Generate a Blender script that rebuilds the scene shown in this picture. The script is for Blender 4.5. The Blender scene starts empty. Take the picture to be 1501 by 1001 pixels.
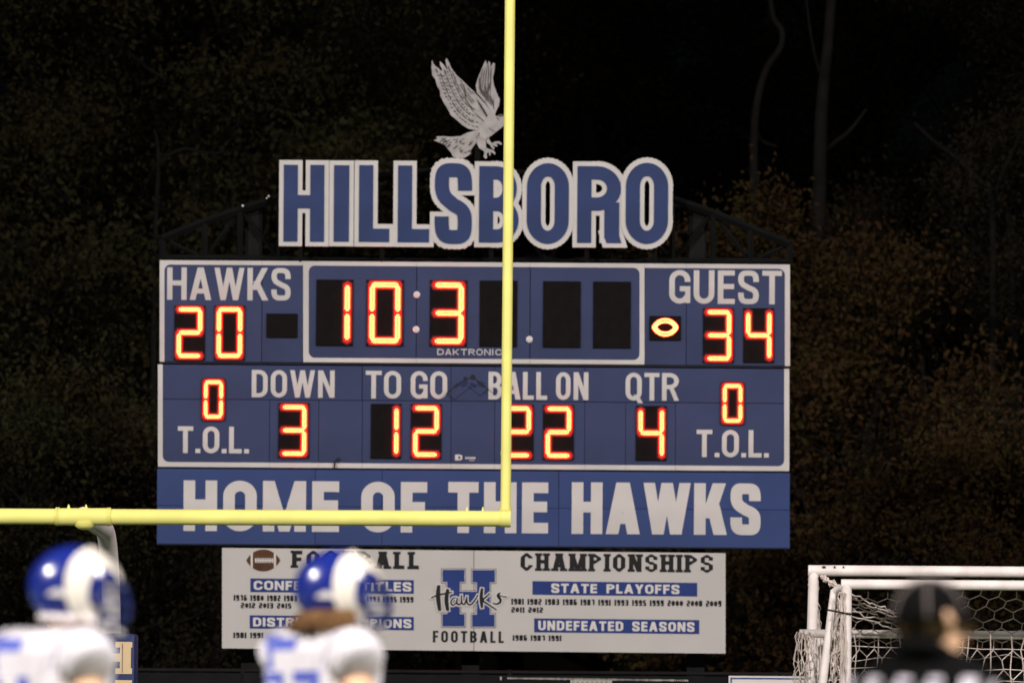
import bpy, bmesh, math, random
from mathutils import Vector, Matrix, geometry
from mathutils.bvhtree import BVHTree
R = math.radians
random.seed(7)
SC = bpy.context.scene
COL = SC.collection

# ------------------------------------------------------------------ camera
F = 200.0 / 36.0 * 1501.0            # focal length in photo pixels
PITCH, ROLL, CAMZ = R(3.947), R(0.40), 1.233
cam_d = bpy.data.cameras.new('camera')
cam = bpy.data.objects.new('camera', cam_d); COL.objects.link(cam); SC.camera = cam
CM = Matrix.Rotation(R(90) + PITCH, 4, 'X') @ Matrix.Rotation(ROLL, 4, 'Z')
cam.matrix_world = Matrix.Translation((0, 0, CAMZ)) @ CM
cam_d.lens = 200; cam_d.sensor_width = 36; cam_d.clip_start = 1; cam_d.clip_end = 2000
cam_d.dof.use_dof = True; cam_d.dof.focus_distance = 52.5; cam_d.dof.aperture_fstop = 3.0
cam_d.dof.aperture_blades = 9
# ------------------------------------------------------------------ world, moon, stadium floodlights
w = bpy.data.worlds.new('World'); SC.world = w; w.use_nodes = True
nt = w.node_tree; bg = nt.nodes['Background']
sky = nt.nodes.new('ShaderNodeTexSky'); sky.sky_type = 'NISHITA'; sky.sun_disc = False
sky.sun_elevation = R(35); sky.sun_rotation = R(150)
nt.links.new(sky.outputs[0], bg.inputs[0]); bg.inputs[1].default_value = 0.00024
sun_d = bpy.data.lights.new('moon', 'SUN'); sun_d.energy = 0.012; sun_d.angle = R(0.5); sun_d.color = (.9, .93, 1)
sun = bpy.data.objects.new('moon', sun_d); COL.objects.link(sun)
sun.rotation_euler = Vector((-.41, .71, -.57)).to_track_quat('-Z', 'Y').to_euler()
def flood(x, y, z, tx, ty, tz, watts, size, col=(1, .935, .91)):
    d = bpy.data.lights.new('stadium_floodlight', 'SPOT'); d.energy = watts; d.spot_size = R(size); d.spot_blend = 1
    d.shadow_soft_size = .9; d.color = col
    o = bpy.data.objects.new('stadium_floodlight', d); COL.objects.link(o); o.location = (x, y, z)
    o.rotation_euler = (Vector((tx, ty, tz)) - Vector((x, y, z))).to_track_quat('-Z', 'Y').to_euler()
flood(-32, -2, 27, 0, 28, 0, 144000, 86)
flood(33, -3, 27, 0, 28, 0, 130000, 86)
flood(-40, 36, 30, 0, 52, 0, 18000, 76)
flood(40, 36, 30, 0, 52, 0, 18000, 76)
SC.view_settings.view_transform = 'Standard'; SC.view_settings.look = 'None'
SC.view_settings.exposure = 0; SC.view_settings.gamma = 1; SC.view_settings.use_curve_mapping = False

# ------------------------------------------------------------------ helpers
CR = CM.to_3x3()
def W(px, py, Y):
    """world point at depth Y seen at photo pixel (px, py)"""
    d = CR @ Vector(((px - 750.5) / F, -(py - 500.5) / F, -1))
    return Vector((0, 0, CAMZ)) + d * (Y / d.y)

def mat(name, col, rough=.5, metal=0, var=0.0, vscale=3.0, col2=None, bump=0.0, bscale=30, emit=None, coat=0, spec=.22):
    m = bpy.data.materials.new(name); m.use_nodes = True
    n = m.node_tree.nodes; l = m.node_tree.links; b = n['Principled BSDF']
    b.inputs['Base Color'].default_value = (*col, 1); b.inputs['Roughness'].default_value = rough
    b.inputs['Metallic'].default_value = metal; b.inputs['Specular IOR Level'].default_value = spec; b.inputs['Coat Weight'].default_value = coat
    tc = n.new('ShaderNodeTexCoord')
    if var or col2:
        t = n.new('ShaderNodeTexNoise'); t.inputs['Scale'].default_value = vscale; t.inputs['Detail'].default_value = 5
        l.new(tc.outputs['Object'], t.inputs['Vector'])
        r = n.new('ShaderNodeValToRGB'); r.color_ramp.elements[0].position = .35; r.color_ramp.elements[1].position = .65
        c2 = col2 if col2 else tuple(max(0, c * (1 - var)) for c in col)
        r.color_ramp.elements[0].color = (*col, 1); r.color_ramp.elements[1].color = (*c2, 1)
        l.new(t.outputs['Fac'], r.inputs[0]); l.new(r.outputs[0], b.inputs['Base Color'])
        rm = n.new('ShaderNodeMapRange'); rm.inputs[3].default_value = max(.02, rough - .08); rm.inputs[4].default_value = min(1, rough + .1)
        l.new(t.outputs['Fac'], rm.inputs[0]); l.new(rm.outputs[0], b.inputs['Roughness'])
    if bump:
        t2 = n.new('ShaderNodeTexNoise'); t2.inputs['Scale'].default_value = bscale; l.new(tc.outputs['Object'], t2.inputs['Vector'])
        bp = n.new('ShaderNodeBump'); bp.inputs['Strength'].default_value = bump; bp.inputs['Distance'].default_value = .01
        l.new(t2.outputs['Fac'], bp.inputs['Height']); l.new(bp.outputs[0], b.inputs['Normal'])
    if emit:
        b.inputs['Emission Color'].default_value = (*emit[0], 1); b.inputs['Emission Strength'].default_value = emit[1]
    return m

M = dict(
    board_blue=mat('board_blue', (.042, .056, .140), .5, var=.24, vscale=.9, bump=.15, bscale=8),
    panel_blue=mat('panel_blue', (.036, .063, .195), .5, var=.22, vscale=.8, bump=.15, bscale=8),
    sign_blue=mat('sign_blue', (.033, .057, .170), .45, var=.22, vscale=2),
    vinyl=mat('white_vinyl', (.68, .635, .61), .5, var=.16, vscale=1.3),
    sign_white=mat('sign_white', (.69, .65, .62), .5, var=.08, vscale=3),
    banner=mat('banner_white', (.56, .53, .50), .6, var=.07, vscale=1.2, bump=.3, bscale=2.5),
    print_blue=mat('print_blue', (.018, .042, .19), .6, var=.1),
    print_black=mat('print_black', (.012, .011, .012), .6, var=.1),
    print_brown=mat('print_brown', (.11, .045, .018), .6, var=.35, vscale=6),
    mask_black=mat('mask_black', (.007, .005, .005), .7, spec=.1, var=.2, vscale=8),
    cabinet=mat('cabinet_metal', (.02, .022, .03), .6, var=.3),
    steel=mat('dark_steel', (.010, .010, .010), .7, spec=.12, var=.4, vscale=2),
    led=mat('led_lit', (.2, .02, .01), .4, emit=((1.0, .044, .013), 44.0)),
    halo_red=mat('halo_red', (.2, .01, .01), .5, emit=((1.0, .012, .008), .42)),  # inner and outer bloom of the digits, given as weak red emission
    halo_dim=mat('halo_dim', (.05, .006, .006), .6, emit=((1.0, .010, .012), .06)),
    lens=mat('colon_lens', (.75, .70, .70), .4, var=.1),
    yellow=mat('yellow_paint', (.80, .755, .22), .38, var=.13, vscale=2.2, bump=.08, bscale=6),
    galv=mat('white_pipe', (.72, .66, .64), .4, var=.12, vscale=3),
    goalwhite=mat('goal_paint', (.80, .72, .68), .45, var=.22, vscale=5, bump=.1),
    net=mat('net_cord', (.62, .53, .47), .8, var=.3, vscale=4),
    strap=mat('strap_black', (.02, .02, .02), .7),
    pad=mat('pad_navy', (.016, .028, .10), .5, var=.2),
    pad_cream=mat('pad_cream', (.55, .41, .24), .5, var=.1),
    hawk_light=mat('hawk_light', (.50, .46, .45), .6, var=.25, vscale=9),
    hawk_mid=mat('hawk_mid', (.12, .11, .105), .6, var=.4, vscale=14),
    hawk_dark=mat('hawk_dark', (.05, .046, .044), .6, var=.3),
    screen=mat('windscreen', (.008, .008, .009), .9, var=.3, bump=.2),
    tie=mat('cable_tie', (.40, .37, .33), .6),
    turf=mat('turf', (.048, .072, .036), .9, col2=(.062, .090, .046), vscale=1.5, bump=.6, bscale=60),
    soil=mat('forest_floor', (.035, .027, .018), 1, col2=(.05, .04, .022), vscale=.6, bump=.8, bscale=5),
    line=mat('line_paint', (.75, .75, .73), .8, var=.15, vscale=6),
    bark=mat('bark', (.016, .014, .012), .9, var=.5, vscale=3, bump=.8, bscale=12),
    palebark=mat('pale_bark', (.020, .018, .016), .9, var=.5, vscale=2.5, bump=.8, bscale=12),
    shell=mat('helmet_blue', (.010, .022, .21), .24, spec=.5, var=.1, coat=.8),
    horn=mat('horn_white', (.86, .80, .70), .2, spec=.5, coat=.5, var=.04),
    padwhite=mat('pad_white', (.75, .70, .68), .6),
    mask=mat('facemask_blue', (.015, .03, .16), .3, spec=.5),
    jersey=mat('jersey_white', (.70, .665, .695), .85, var=.04, vscale=9, bump=.3, bscale=220),
    jersey_blue=mat('jersey_blue', (.09, .12, .45), .85),
    jersey_grey=mat('jersey_grey', (.30, .30, .38), .85),
    skin=mat('skin', (.76, .47, .29), .5, var=.12, vscale=12),
    skin_b=mat('skin_tan', (.50, .25, .13), .5, var=.12, vscale=12),
    hair_dark=mat('hair_dark', (.035, .022, .010), .8, var=.4, vscale=30, bump=.6, bscale=90, spec=.05),
    hair=mat('hair_brown', (.17, .085, .03), .7, var=.4, vscale=30, bump=.6, bscale=90),
    pants=mat('pants_blue', (.02, .04, .2), .7),
    black=mat('black_cloth', (.005, .005, .005), 1, spec=.05, var=.2, bump=.3, bscale=150),
    piping=mat('cap_piping', (.14, .115, .105), .8),
    refwhite=mat('ref_white', (.60, .56, .62), .85),
    shoe=mat('shoe', (.03, .03, .03), .5),
)
def leafmat(name, cols, scale=.8):
    cols = [tuple(v*.68 for v in c) for c in cols]
    m = bpy.data.materials.new(name); m.use_nodes = True
    n = m.node_tree.nodes; l = m.node_tree.links; b = n['Principled BSDF']
    tc = n.new('ShaderNodeTexCoord'); t = n.new('ShaderNodeTexNoise'); t.inputs['Scale'].default_value = scale
    t.inputs['Detail'].default_value = 8; t.inputs['Roughness'].default_value = .75
    l.new(tc.outputs['Object'], t.inputs['Vector']); r = n.new('ShaderNodeValToRGB'); e = r.color_ramp.elements
    e[0].position = .32; e[0].color = (*cols[0], 1); e[1].position = .68; e[1].color = (*cols[-1], 1)
    for i, c in enumerate(cols[1:-1]): q = e.new(.32 + .36 * (i + 1) / (len(cols) - 1)); q.color = (*c, 1)
    l.new(t.outputs['Fac'], r.inputs[0]); l.new(r.outputs[0], b.inputs['Base Color']); b.inputs['Roughness'].default_value = .8; b.inputs['Specular IOR Level'].default_value = .15
    return m
M['olive'] = leafmat('leaves_olive', [(.018, .022, .007), (.036, .036, .012), (.055, .040, .015), (.030, .024, .011)])
M['brown'] = leafmat('leaves_brown', [(.018, .014, .009), (.044, .028, .015), (.026, .023, .011), (.030, .021, .012)])
M['rust'] = leafmat('leaves_rust', [(.034, .026, .010), (.075, .052, .014), (.075, .036, .015), (.034, .028, .011)], 1.3)

def smooth(pts, n=6):
    out = []
    for i in range(len(pts)-1):
        p0 = pts[max(0, i-1)]; p1 = pts[i]; p2 = pts[i+1]; p3 = pts[min(len(pts)-1, i+2)]
        for k in range(n):
            t = k/n; out.append(tuple(.5*((2*b) + (-a+c)*t + (2*a-5*b+4*c-d)*t*t + (-a+3*b-3*c+d)*t**3) for a, b, c, d in zip(p0, p1, p2, p3)))
    return out + [pts[-1]]
def children(o): return [c for c in bpy.data.objects if c.parent == o]
def tag(o, label=None, cat=None, group=None, kind=None):
    if label: o['label'] = label
    if cat: o['category'] = cat
    if group: o['group'] = group
    if kind: o['kind'] = kind
    return o
WL = {}                                # object name -> world location (nothing is rotated unless stated)
def empty(name, loc, label, cat, group=None):
    o = bpy.data.objects.new(name, None); COL.objects.link(o); o.location = loc; o.empty_display_size = .2
    WL[o.name] = Vector(loc); return tag(o, label, cat, group)
def link(name, me, m, parent=None, pivot=None, smooth=False):
    """me in world coordinates -> object with its own pivot under parent"""
    vs = me.vertices
    if pivot is None:
        lo = Vector((min(v.co[i] for v in vs) for i in range(3))); hi = Vector((max(v.co[i] for v in vs) for i in range(3)))
        pivot = (lo + hi) / 2
    me.transform(Matrix.Translation(-pivot))
    if smooth: me.shade_smooth()
    for mm in (m if isinstance(m, (list, tuple)) else [m]): me.materials.append(mm)
    o = bpy.data.objects.new(name, me); COL.objects.link(o)
    WL[o.name] = pivot.copy()
    if parent: o.parent = parent; o.location = pivot - WL[parent.name]
    else: o.location = pivot
    return o
class MB:
    def __init__(s): s.v = []; s.f = []
    def add(s, vs, fs):
        k = len(s.v); s.v += [tuple(v) for v in vs]; s.f += [tuple(i + k for i in f) for f in fs]; return s
    def box(s, x0, x1, y0, y1, z0, z1, bev=0):
        if bev:
            bm = bmesh.new(); bmesh.ops.create_cube(bm, size=1)
            bmesh.ops.transform(bm, matrix=Matrix.Translation(((x0+x1)/2, (y0+y1)/2, (z0+z1)/2)) @ Matrix.Diagonal((x1-x0, y1-y0, z1-z0, 1)), verts=bm.verts)
            bmesh.ops.bevel(bm, geom=bm.edges[:], offset=bev, segments=2, affect='EDGES', profile=.5)
            bm.verts.index_update(); s.add([v.co for v in bm.verts], [[v.index for v in f.verts] for f in bm.faces]); bm.free(); return s
        return s.add([(x0,y0,z0),(x1,y0,z0),(x1,y1,z0),(x0,y1,z0),(x0,y0,z1),(x1,y0,z1),(x1,y1,z1),(x0,y1,z1)],
              [(0,3,2,1),(4,5,6,7),(0,1,5,4),(1,2,6,5),(2,3,7,6),(3,0,4,7)])
    def tube(s, pts, r, n=12, closed=False, caps=True):
        pts = [Vector(p) for p in pts]; rs = r if isinstance(r, (list, tuple)) else [r] * len(pts)
        N = len(pts); up = None; k = len(s.v)
        for i, p in enumerate(pts):
            a = pts[(i-1) % N] if (i or closed) else p; b = pts[(i+1) % N] if (i < N-1 or closed) else p
            t = (b - a).normalized()
            if up is None: up = Vector((0, 0, 1)) if abs(t.z) < .9 else Vector((1, 0, 0))
            x = t.cross(up).normalized(); up = x.cross(t).normalized()
            for j in range(n):
                an = 2 * math.pi * j / n; s.v.append(tuple(p + (x * math.cos(an) + up * math.sin(an)) * rs[i]))
        for i in range(N if closed else N - 1):
            for j in range(n):
                a = k + i*n + j; b = k + i*n + (j+1) % n; c = k + ((i+1) % N)*n + (j+1) % n; d = k + ((i+1) % N)*n + j
                s.f.append((a, b, c, d))
        if caps and not closed: s.f.append(tuple(k + j for j in range(n))[::-1]); s.f.append(tuple(k + (N-1)*n + j for j in range(n)))
        return s
    def bar(s, a, b, wd):
        return s.tube([a, b], wd * .7071, 4)
    def build(s, name, m, parent=None, smooth=False, pivot=None):
        me = bpy.data.meshes.new(name); me.from_pydata(s.v, [], s.f); me.update()
        o = link(name, me, m, parent, pivot, smooth)
        if smooth: o.data.set_sharp_from_angle(angle=R(40))
        return o

# ------------------------------------------------------------------ 2-D glyph pieces: lists of convex polygons, height 1
def rect(x0, y0, x1, y1): return [(x0, y0), (x1, y0), (x1, y1), (x0, y1)]
def para(xa, ya, xb, yb, wd): return [(xa, ya), (xa + wd, ya), (xb + wd, yb), (xb, yb)]       # a: lower-left, b: upper-left
def arc(cx, cy, rx, ry, tv, th, a0, a1, n):
    out = []
    for i in range(n):
        p = []
        for q in (0, 1):
            a = R(a0 + (a1 - a0) * (i + q) / n); p.append((cx + rx*math.cos(a), cy + ry*math.sin(a), cx + (rx-tv)*math.cos(a), cy + (ry-th)*math.sin(a)))
        out.append([(p[0][0], p[0][1]), (p[1][0], p[1][1]), (p[1][2], p[1][3]), (p[0][2], p[0][3])])
    return out
def stroke(pts, tv, th, taper=None):
    out = []; L = []
    n = len(pts)
    for i in range(n):
        a = pts[max(0, i-1)]; b = pts[min(n-1, i+1)]; dx, dy = b[0]-a[0], b[1]-a[1]; d = math.hypot(dx, dy) or 1; dx /= d; dy /= d
        t = th + (tv - th) * abs(dy) ** .8
        if taper: t *= taper[i]
        L.append((pts[i][0] - dy*t/2, pts[i][1] + dx*t/2, pts[i][0] + dy*t/2, pts[i][1] - dx*t/2))
    for a, b in zip(L, L[1:]): out.append([(a[0], a[1]), (a[2], a[3]), (b[2], b[3]), (b[0], b[1])])
    return out
def bez(p0, p1, p2, p3, n):
    return [tuple((1-t)**3*a + 3*(1-t)**2*t*b + 3*(1-t)*t*t*c + t**3*d for a, b, c, d in zip(p0, p1, p2, p3)) for t in [i/n for i in range(n+1)]]
BASEW = dict(H=.56, A=.62, W=.86, K=.60, S=.55, G=.56, U=.55, E=.45, T=.52, D=.55, O=.56, N=.57, B=.55, L=.43, Q=.56, R=.58, M=.72, F=.44, I=.17, P=.54, Y=.58, C=.55, X=.6)
def glyph(ch, w, tv, th, n=9, slab=False):
    g = []; Rr = min(.30, w * .56); oct_ = slab
    if oct_: n = 1; Rr = max(.20, th*1.15)
    rx = w/2 if not oct_ else min(w*.5, max(w*.33, tv*1.12)); c = w/2
    if ch in 'OQ0':
        if oct_:
            g += box8(0, 0, w, 1, rx, Rr, tv, th, (1,1,1,1))
        else:
            g += arc(c, 1-Rr, c, Rr, tv, th, 0, 180, 2*n) + arc(c, Rr, c, Rr, tv, th, 180, 360, 2*n)
            g += [rect(0, Rr, tv, 1-Rr), rect(w-tv, Rr, w, 1-Rr)]
        if ch == 'Q': g += [para(w*.78, -.10, w*.48, .20, tv*1.05)]
    elif ch in 'GC':
        if oct_: g += [rect(0, Rr, tv, 1-Rr), rect(rx, 1-th, w-rx, 1), rect(rx, 0, w-rx, th), rect(w-tv, .70, w, 1-Rr), rect(w-tv, Rr, w, .32 if ch == 'C' else .48)] + \
            arc(w-rx, 1-Rr, rx, Rr, tv, th, 0, 90, 1) + arc(rx, 1-Rr, rx, Rr, tv, th, 90, 180, 1) + arc(rx, Rr, rx, Rr, tv, th, 180, 270, 1) + arc(w-rx, Rr, rx, Rr, tv, th, 270, 360, 1)
        else:
            g += arc(c, 1-Rr, c, Rr, tv, th, 0, 180, 2*n) + arc(c, Rr, c, Rr, tv, th, 180, 360 if ch == 'C' else 345, 2*n)
            g += [rect(0, Rr, tv, 1-Rr), rect(w-tv, .65, w, 1-Rr)]
            g += [rect(w-tv, Rr, w, .37)] if ch == 'C' else [rect(w-tv*.9, 0.02, w, .52), rect(c, .52-th, w, .52)]
    elif ch in 'DBPR':
        g += [rect(0, 0, tv, 1)]
        def bowl(y0, y1, ww):
            ry = min(Rr*1.0, (y1-y0)/2); r_x = min(ww*.55, ww-tv*.6)
            o = [rect(tv*.5, y1-th, ww-r_x, y1), rect(tv*.5, y0, ww-r_x, y0+th), rect(ww-tv, y0+ry, ww, y1-ry)]
            return o + arc(ww-r_x, y1-ry, r_x, ry, tv, th, 0, 90, n) + arc(ww-r_x, y0+ry, r_x, ry, tv, th, 270, 360, n)
        if ch == 'D': g += bowl(0, 1, w)
        if ch == 'B': g += bowl(.5-th/2, 1, w*.95) + bowl(0, .5+th/2, w)
        if ch in 'PR': g += bowl(.42, 1, w)
        if ch == 'R': g += [para(w-tv*.95, 0, w*.42, .46, tv)] if not getattr(glyph, 'rvert', 0) else [rect(w-tv*1.18, .06, w-tv*.12, .53), para(w-tv*1.02, 0, w-tv*1.18, .10, tv*1.06)]
    elif ch == 'S':
        if oct_:
            th = th*.84; tv = tv*.92
            g += [rect(rx, 1-th, w-rx, 1), rect(rx, .5-th/2, w-rx, .5+th/2), rect(rx, 0, w-rx, th), rect(0, .55, tv, 1-.16), rect(w-tv, .16, w, .45),
                  rect(w-tv, .68, w, .87), rect(0, .13, tv, .32)]
            ry = max(.17, th*1.02)
            g += arc(rx, 1-ry, rx, ry, tv, th, 90, 180, 1) + arc(w-rx, 1-ry, rx, ry, tv, th, 0, 90, 1) + arc(w-rx, ry, rx, ry, tv, th, 270, 360, 1) + arc(rx, ry, rx, ry, tv, th, 180, 270, 1)
            g += arc(rx, .5-th/2+ry, rx, ry, tv, th, 180, 270, 1) + arc(w-rx, .5+th/2-ry, rx, ry, tv, th, 0, 90, 1)
        else:
            l, r_, t, b = tv/2, w-tv/2, 1-th/2, th/2
            p = [(r_, .66)] + bez((r_, .70), (r_, .90), (w*.74, t), (c, t), n)
            p += bez((c, t), (w*.26, t), (l, .92), (l, .735), n)[1:]
            p += bez((l, .735), (l, .56), (w*.38, .545), (c, .485), n)[1:]
            p += bez((c, .485), (w*.80, .42), (r_, .38), (r_, .255), n)[1:]
            p += bez((r_, .255), (r_, .08), (w*.74, b), (c, b), n)[1:]
            p += bez((c, b), (w*.26, b), (l, .10), (l, .30), n)[1:] + [(l, .34)]
            g += stroke(p, tv, th)
    elif ch == 'U':
        g += [rect(0, Rr, tv, 1), rect(w-tv, Rr, w, 1)]
        if oct_: g += arc(rx, Rr, rx, Rr, tv, th, 180, 270, 1) + arc(w-rx, Rr, rx, Rr, tv, th, 270, 360, 1) + [rect(rx, 0, w-rx, th)]
        else: g += arc(c, Rr, c, Rr, tv, th, 180, 360, 2*n)
    elif ch == 'H': g += [rect(0, 0, tv, 1), rect(w-tv, 0, w, 1), rect(tv*.5, .52-th/2, w-tv*.5, .52+th/2)]
    elif ch == 'I': g += [rect(c-tv/2, 0, c+tv/2, 1)]
    elif ch == 'L': g += [rect(0, 0, tv, 1), rect(tv*.5, 0, w, th)]
    elif ch == 'E': g += [rect(0, 0, tv, 1), rect(tv*.5, 0, w, th), rect(tv*.5, 1-th, w, 1), rect(tv*.5, .52-th/2, w*.96, .52+th/2)]
    elif ch == 'F': g += [rect(0, 0, tv, 1), rect(tv*.5, 1-th, w, 1), rect(tv*.5, .50-th/2, w*.92, .50+th/2)]
    elif ch == 'T': g += [rect(c-tv/2, 0, c+tv/2, 1), rect(0, 1-th, w, 1)]
    elif ch == 'A':
        a = w/2 - tv*.58; wd = tv*1.08
        g += [para(0, 0, a, 1, wd), para(w-wd, 0, w-a-wd, 1, wd), rect(w*.2, .20, w*.8, .20+th)]
    elif ch == 'W':
        wd = tv*.98; q = (w-wd)/4
        g += [para(q, 0, 0, 1, wd), para(q, 0, 2*q, 1, wd), para(3*q, 0, 2*q, 1, wd), para(3*q, 0, 4*q, 1, wd)]
    elif ch == 'M':
        wd = tv*.9
        g += [rect(0, 0, tv, 1), rect(w-tv, 0, w, 1), para(c-wd/2, 0, tv*.1, 1, wd), para(c-wd/2, 0, w-tv*.1-wd, 1, wd)]
    elif ch == 'N': g += [rect(0, 0, tv, 1), rect(w-tv, 0, w, 1), para(w-tv*1.05, 0, tv*.05, 1, tv)]
    elif ch == 'K': g += [rect(0, 0, tv, 1), para(tv*.6, .32, w-tv*1.25, 1, tv*1.15), para(w-tv*1.15, 0, tv*1.05, .58, tv*1.15)]
    elif ch == 'Y': g += [rect(c-tv/2, 0, c+tv/2, .48), para(c-tv*.55, .42, 0, 1, tv*1.1), para(c-tv*.55, .42, w-tv*1.1, 1, tv*1.1)]
    elif ch == '.': g += [rect(0, 0, w, th)]
    elif ch == '1': g += [rect(c-tv/2, 0, c+tv/2, 1), rect(0, 0, w, th*.8), rect(0, 1-th*1.4, c, 1-th*.4)]
    elif ch in '23456789':
        sg = {'2': 'abged', '3': 'abgcd', '4': 'fgbc', '5': 'afgcd', '6': 'afgedc', '7': 'abc', '8': 'abcdefg', '9': 'abcdfg'}[ch]
        m_ = .5; k = .08
        S_ = dict(a=[(k, 1-th), (w-k, 1-th), (w-k, 1), (k, 1)], g=rect(k*.5, m_-th/2, w-k*.5, m_+th/2), d=rect(k, 0, w-k, th),
                  f=rect(0, m_, tv, 1-k), e=rect(0, k, tv, m_), b=rect(w-tv, m_, w, 1-k), c=rect(w-tv, k, w, m_))
        g += [S_[s] for s in sg]
    if slab and ch in 'AHIKMNPRTFELUYB':
        e = tv*.30; sh = th*.72
        feet = dict(A=[(0, tv*1.08, 0), (w-tv*1.08, w, 0), (c-tv*.6, c+tv*.6, 1)], H=[(0, tv, 0), (w-tv, w, 0), (0, tv, 1), (w-tv, w, 1)], I=[(c-tv/2, c+tv/2, 0), (c-tv/2, c+tv/2, 1)],
                    K=[(0, tv, 0), (0, tv, 1), (w-tv, w, 0), (w-tv, w, 1)], M=[(0, tv, 0), (w-tv, w, 0), (0, tv, 1), (w-tv, w, 1)], N=[(0, tv, 1), (0, tv, 0), (w-tv, w, 1)],
                    P=[(0, tv, 0), (0, 0, 1)], R=[(0, tv, 0), (w-tv, w, 0)], T=[(c-tv/2, c+tv/2, 0)], F=[(0, tv, 0), (0, 0, 1)], E=[(0, 0, 0), (0, 0, 1)], L=[(0, 0, 0), (0, tv, 1)],
                    U=[(0, tv, 1), (w-tv, w, 1)], Y=[(c-tv/2, c+tv/2, 0)], B=[(0, 0, 0), (0, 0, 1)])[ch]
        for a, b, y in feet: g.append(rect(a-e, 0 if y == 0 else 1-sh, b+e, sh if y == 0 else 1))
    return g
def box8(x0, y0, x1, y1, rx, ry, tv, th, cs):
    return [rect(x0, y0+ry, x0+tv, y1-ry), rect(x1-tv, y0+ry, x1, y1-ry), rect(x0+rx, y0, x1-rx, y0+th), rect(x0+rx, y1-th, x1-rx, y1)] + \
        arc(x1-rx, y1-ry, rx, ry, tv, th, 0, 90, 1) + arc(x0+rx, y1-ry, rx, ry, tv, th, 90, 180, 1) + \
        arc(x0+rx, y0+ry, rx, ry, tv, th, 180, 270, 1) + arc(x1-rx, y0+ry, rx, ry, tv, th, 270, 360, 1)
def inflate(poly, o):
    if not o: return poly
    a = sum(poly[i][0]*poly[(i+1) % len(poly)][1] - poly[(i+1) % len(poly)][0]*poly[i][1] for i in range(len(poly)))
    P = [Vector(p) for p in (poly if a > 0 else poly[::-1])]
    Q = []
    for p in P:
        if not Q or (p - Q[-1]).length > 1e-6: Q.append(p)
    P = Q; n = len(P); out = []
    for i in range(n):
        e1 = (P[i] - P[i-1]).normalized(); e2 = (P[(i+1) % n] - P[i]).normalized()
        n1 = Vector((e1.y, -e1.x)); n2 = Vector((e2.y, -e2.x)); m_ = n1 + n2
        L = m_.length_squared
        if L < .35: out += [tuple(P[i] + (n1 + e1) * o), tuple(P[i] + (n2 - e2) * o)]
        else: out.append(tuple(P[i] + m_ * (2 * o / L)))
    return out
def union_mesh(polys, y, thick):
    """convex polygons in (x, z) metres -> one flat plate with front at y, back at y+thick, overlaps merged"""
    vs = []; fs = []
    for p in polys:
        a = sum(p[i][0]*p[(i+1) % len(p)][1] - p[(i+1) % len(p)][0]*p[i][1] for i in range(len(p)))
        if abs(a) < 1e-7: continue
        if a < 0: p = p[::-1]
        fs.append(list(range(len(vs), len(vs) + len(p)))); vs += [Vector(q) for q in p]
    ov, oe, of, _, _, orf = geometry.delaunay_2d_cdt(vs, [], fs, 1, 1e-5)
    tris = [f for f, o in zip(of, orf) if o]
    n = len(ov); V = [(v.x, y, v.y) for v in ov]; Fc = []; ec = {}
    for t in tris:
        a, b, c = (ov[i] for i in t[:3])
        if (b - a).cross(c - a) < 0: t = t[::-1]
        Fc.append(tuple(t))
        for i in range(len(t)):
            e = (t[i], t[(i+1) % len(t)])
            if (e[1], e[0]) in ec: ec.pop((e[1], e[0]))
            else: ec[e] = 1
    if thick:
        V += [(v.x, y + thick, v.y) for v in ov]
        Fc += [tuple(i + n for i in t[::-1]) for t in Fc]
        Fc += [(e[1], e[0], e[0] + n, e[1] + n) for e in ec]
    return V, Fc
def plate(name, polys, y, thick, m, parent, px=True):
    V, Fc = union_mesh(polys, y, thick); b = MB(); b.add(V, Fc); return b.build(name, m, parent)
def pxpolys(polys, Y):
    """polygons given in photo pixels (x right, y down) -> (x, z) on the plane Y"""
    return [[(lambda q: (q.x, q.z))(W(a, b, Y)) for a, b in p] for p in polys]
def layout(s, x0, x1, yt, yb, tv, th, gap, slab=False, space=.30, off=0.0, ids=None):
    """text that fills photo box -> polygons in pixels; tv, th, gap in pixels; level in the world (camera roll does the slope)"""
    H = yb - yt; tv_, th_, gp = tv / H, th / H, gap / H
    ws = [BASEW.get(c, .5) if c not in ' .' else (space if c == ' ' else 0) for c in s]
    for i, c in enumerate(s):
        if slab and c in 'I1': ws[i] = .22 if c == 'I' else .30
        elif slab: ws[i] *= 1.1
    fixed = sum((tv_ * (1.0 if c == '.' else (1.0 if c == 'I' and not slab else 0))) for c in s)
    flex = sum(v for c, v in zip(s, ws) if not (c == '.' or (c == 'I' and not slab)))
    tot = (x1 - x0) / H - gp * (len(s) - 1); k = (tot - fixed) / (flex or 1)
    out = []; x = 0; xm = (x0 + x1) / 2
    for c_i, (c, v) in enumerate(zip(s, ws)):
        wd = tv_ if c == '.' or (c == 'I' and not slab) else v * k
        if c != ' ':
            for p in glyph(c, wd, tv_, th_, slab=slab):
                pp = inflate(p, off / H)
                if ids is not None: ids.append(c_i)
                out.append([(x0 + (x + a) * H, yb - b * H) for a, b in pp])
        x += wd + gp
    sl = math.tan(ROLL)
    return [[(a + (b-(yt+yb)/2) * -sl, b + (a - xm) * sl) for a, b in p] for p in out]
def text(name, s, x0, x1, yt, yb, tv, th, gap, Y, thick, m, parent, **kw):
    ids = []; P = pxpolys(layout(s, x0, x1, yt, yb, tv, th, gap, ids=ids, **kw), Y)
    for k in sorted(set(ids)): plate(name, [p for p, i in zip(P, ids) if i == k], Y, thick, m, parent)
SL = math.tan(ROLL)
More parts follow.
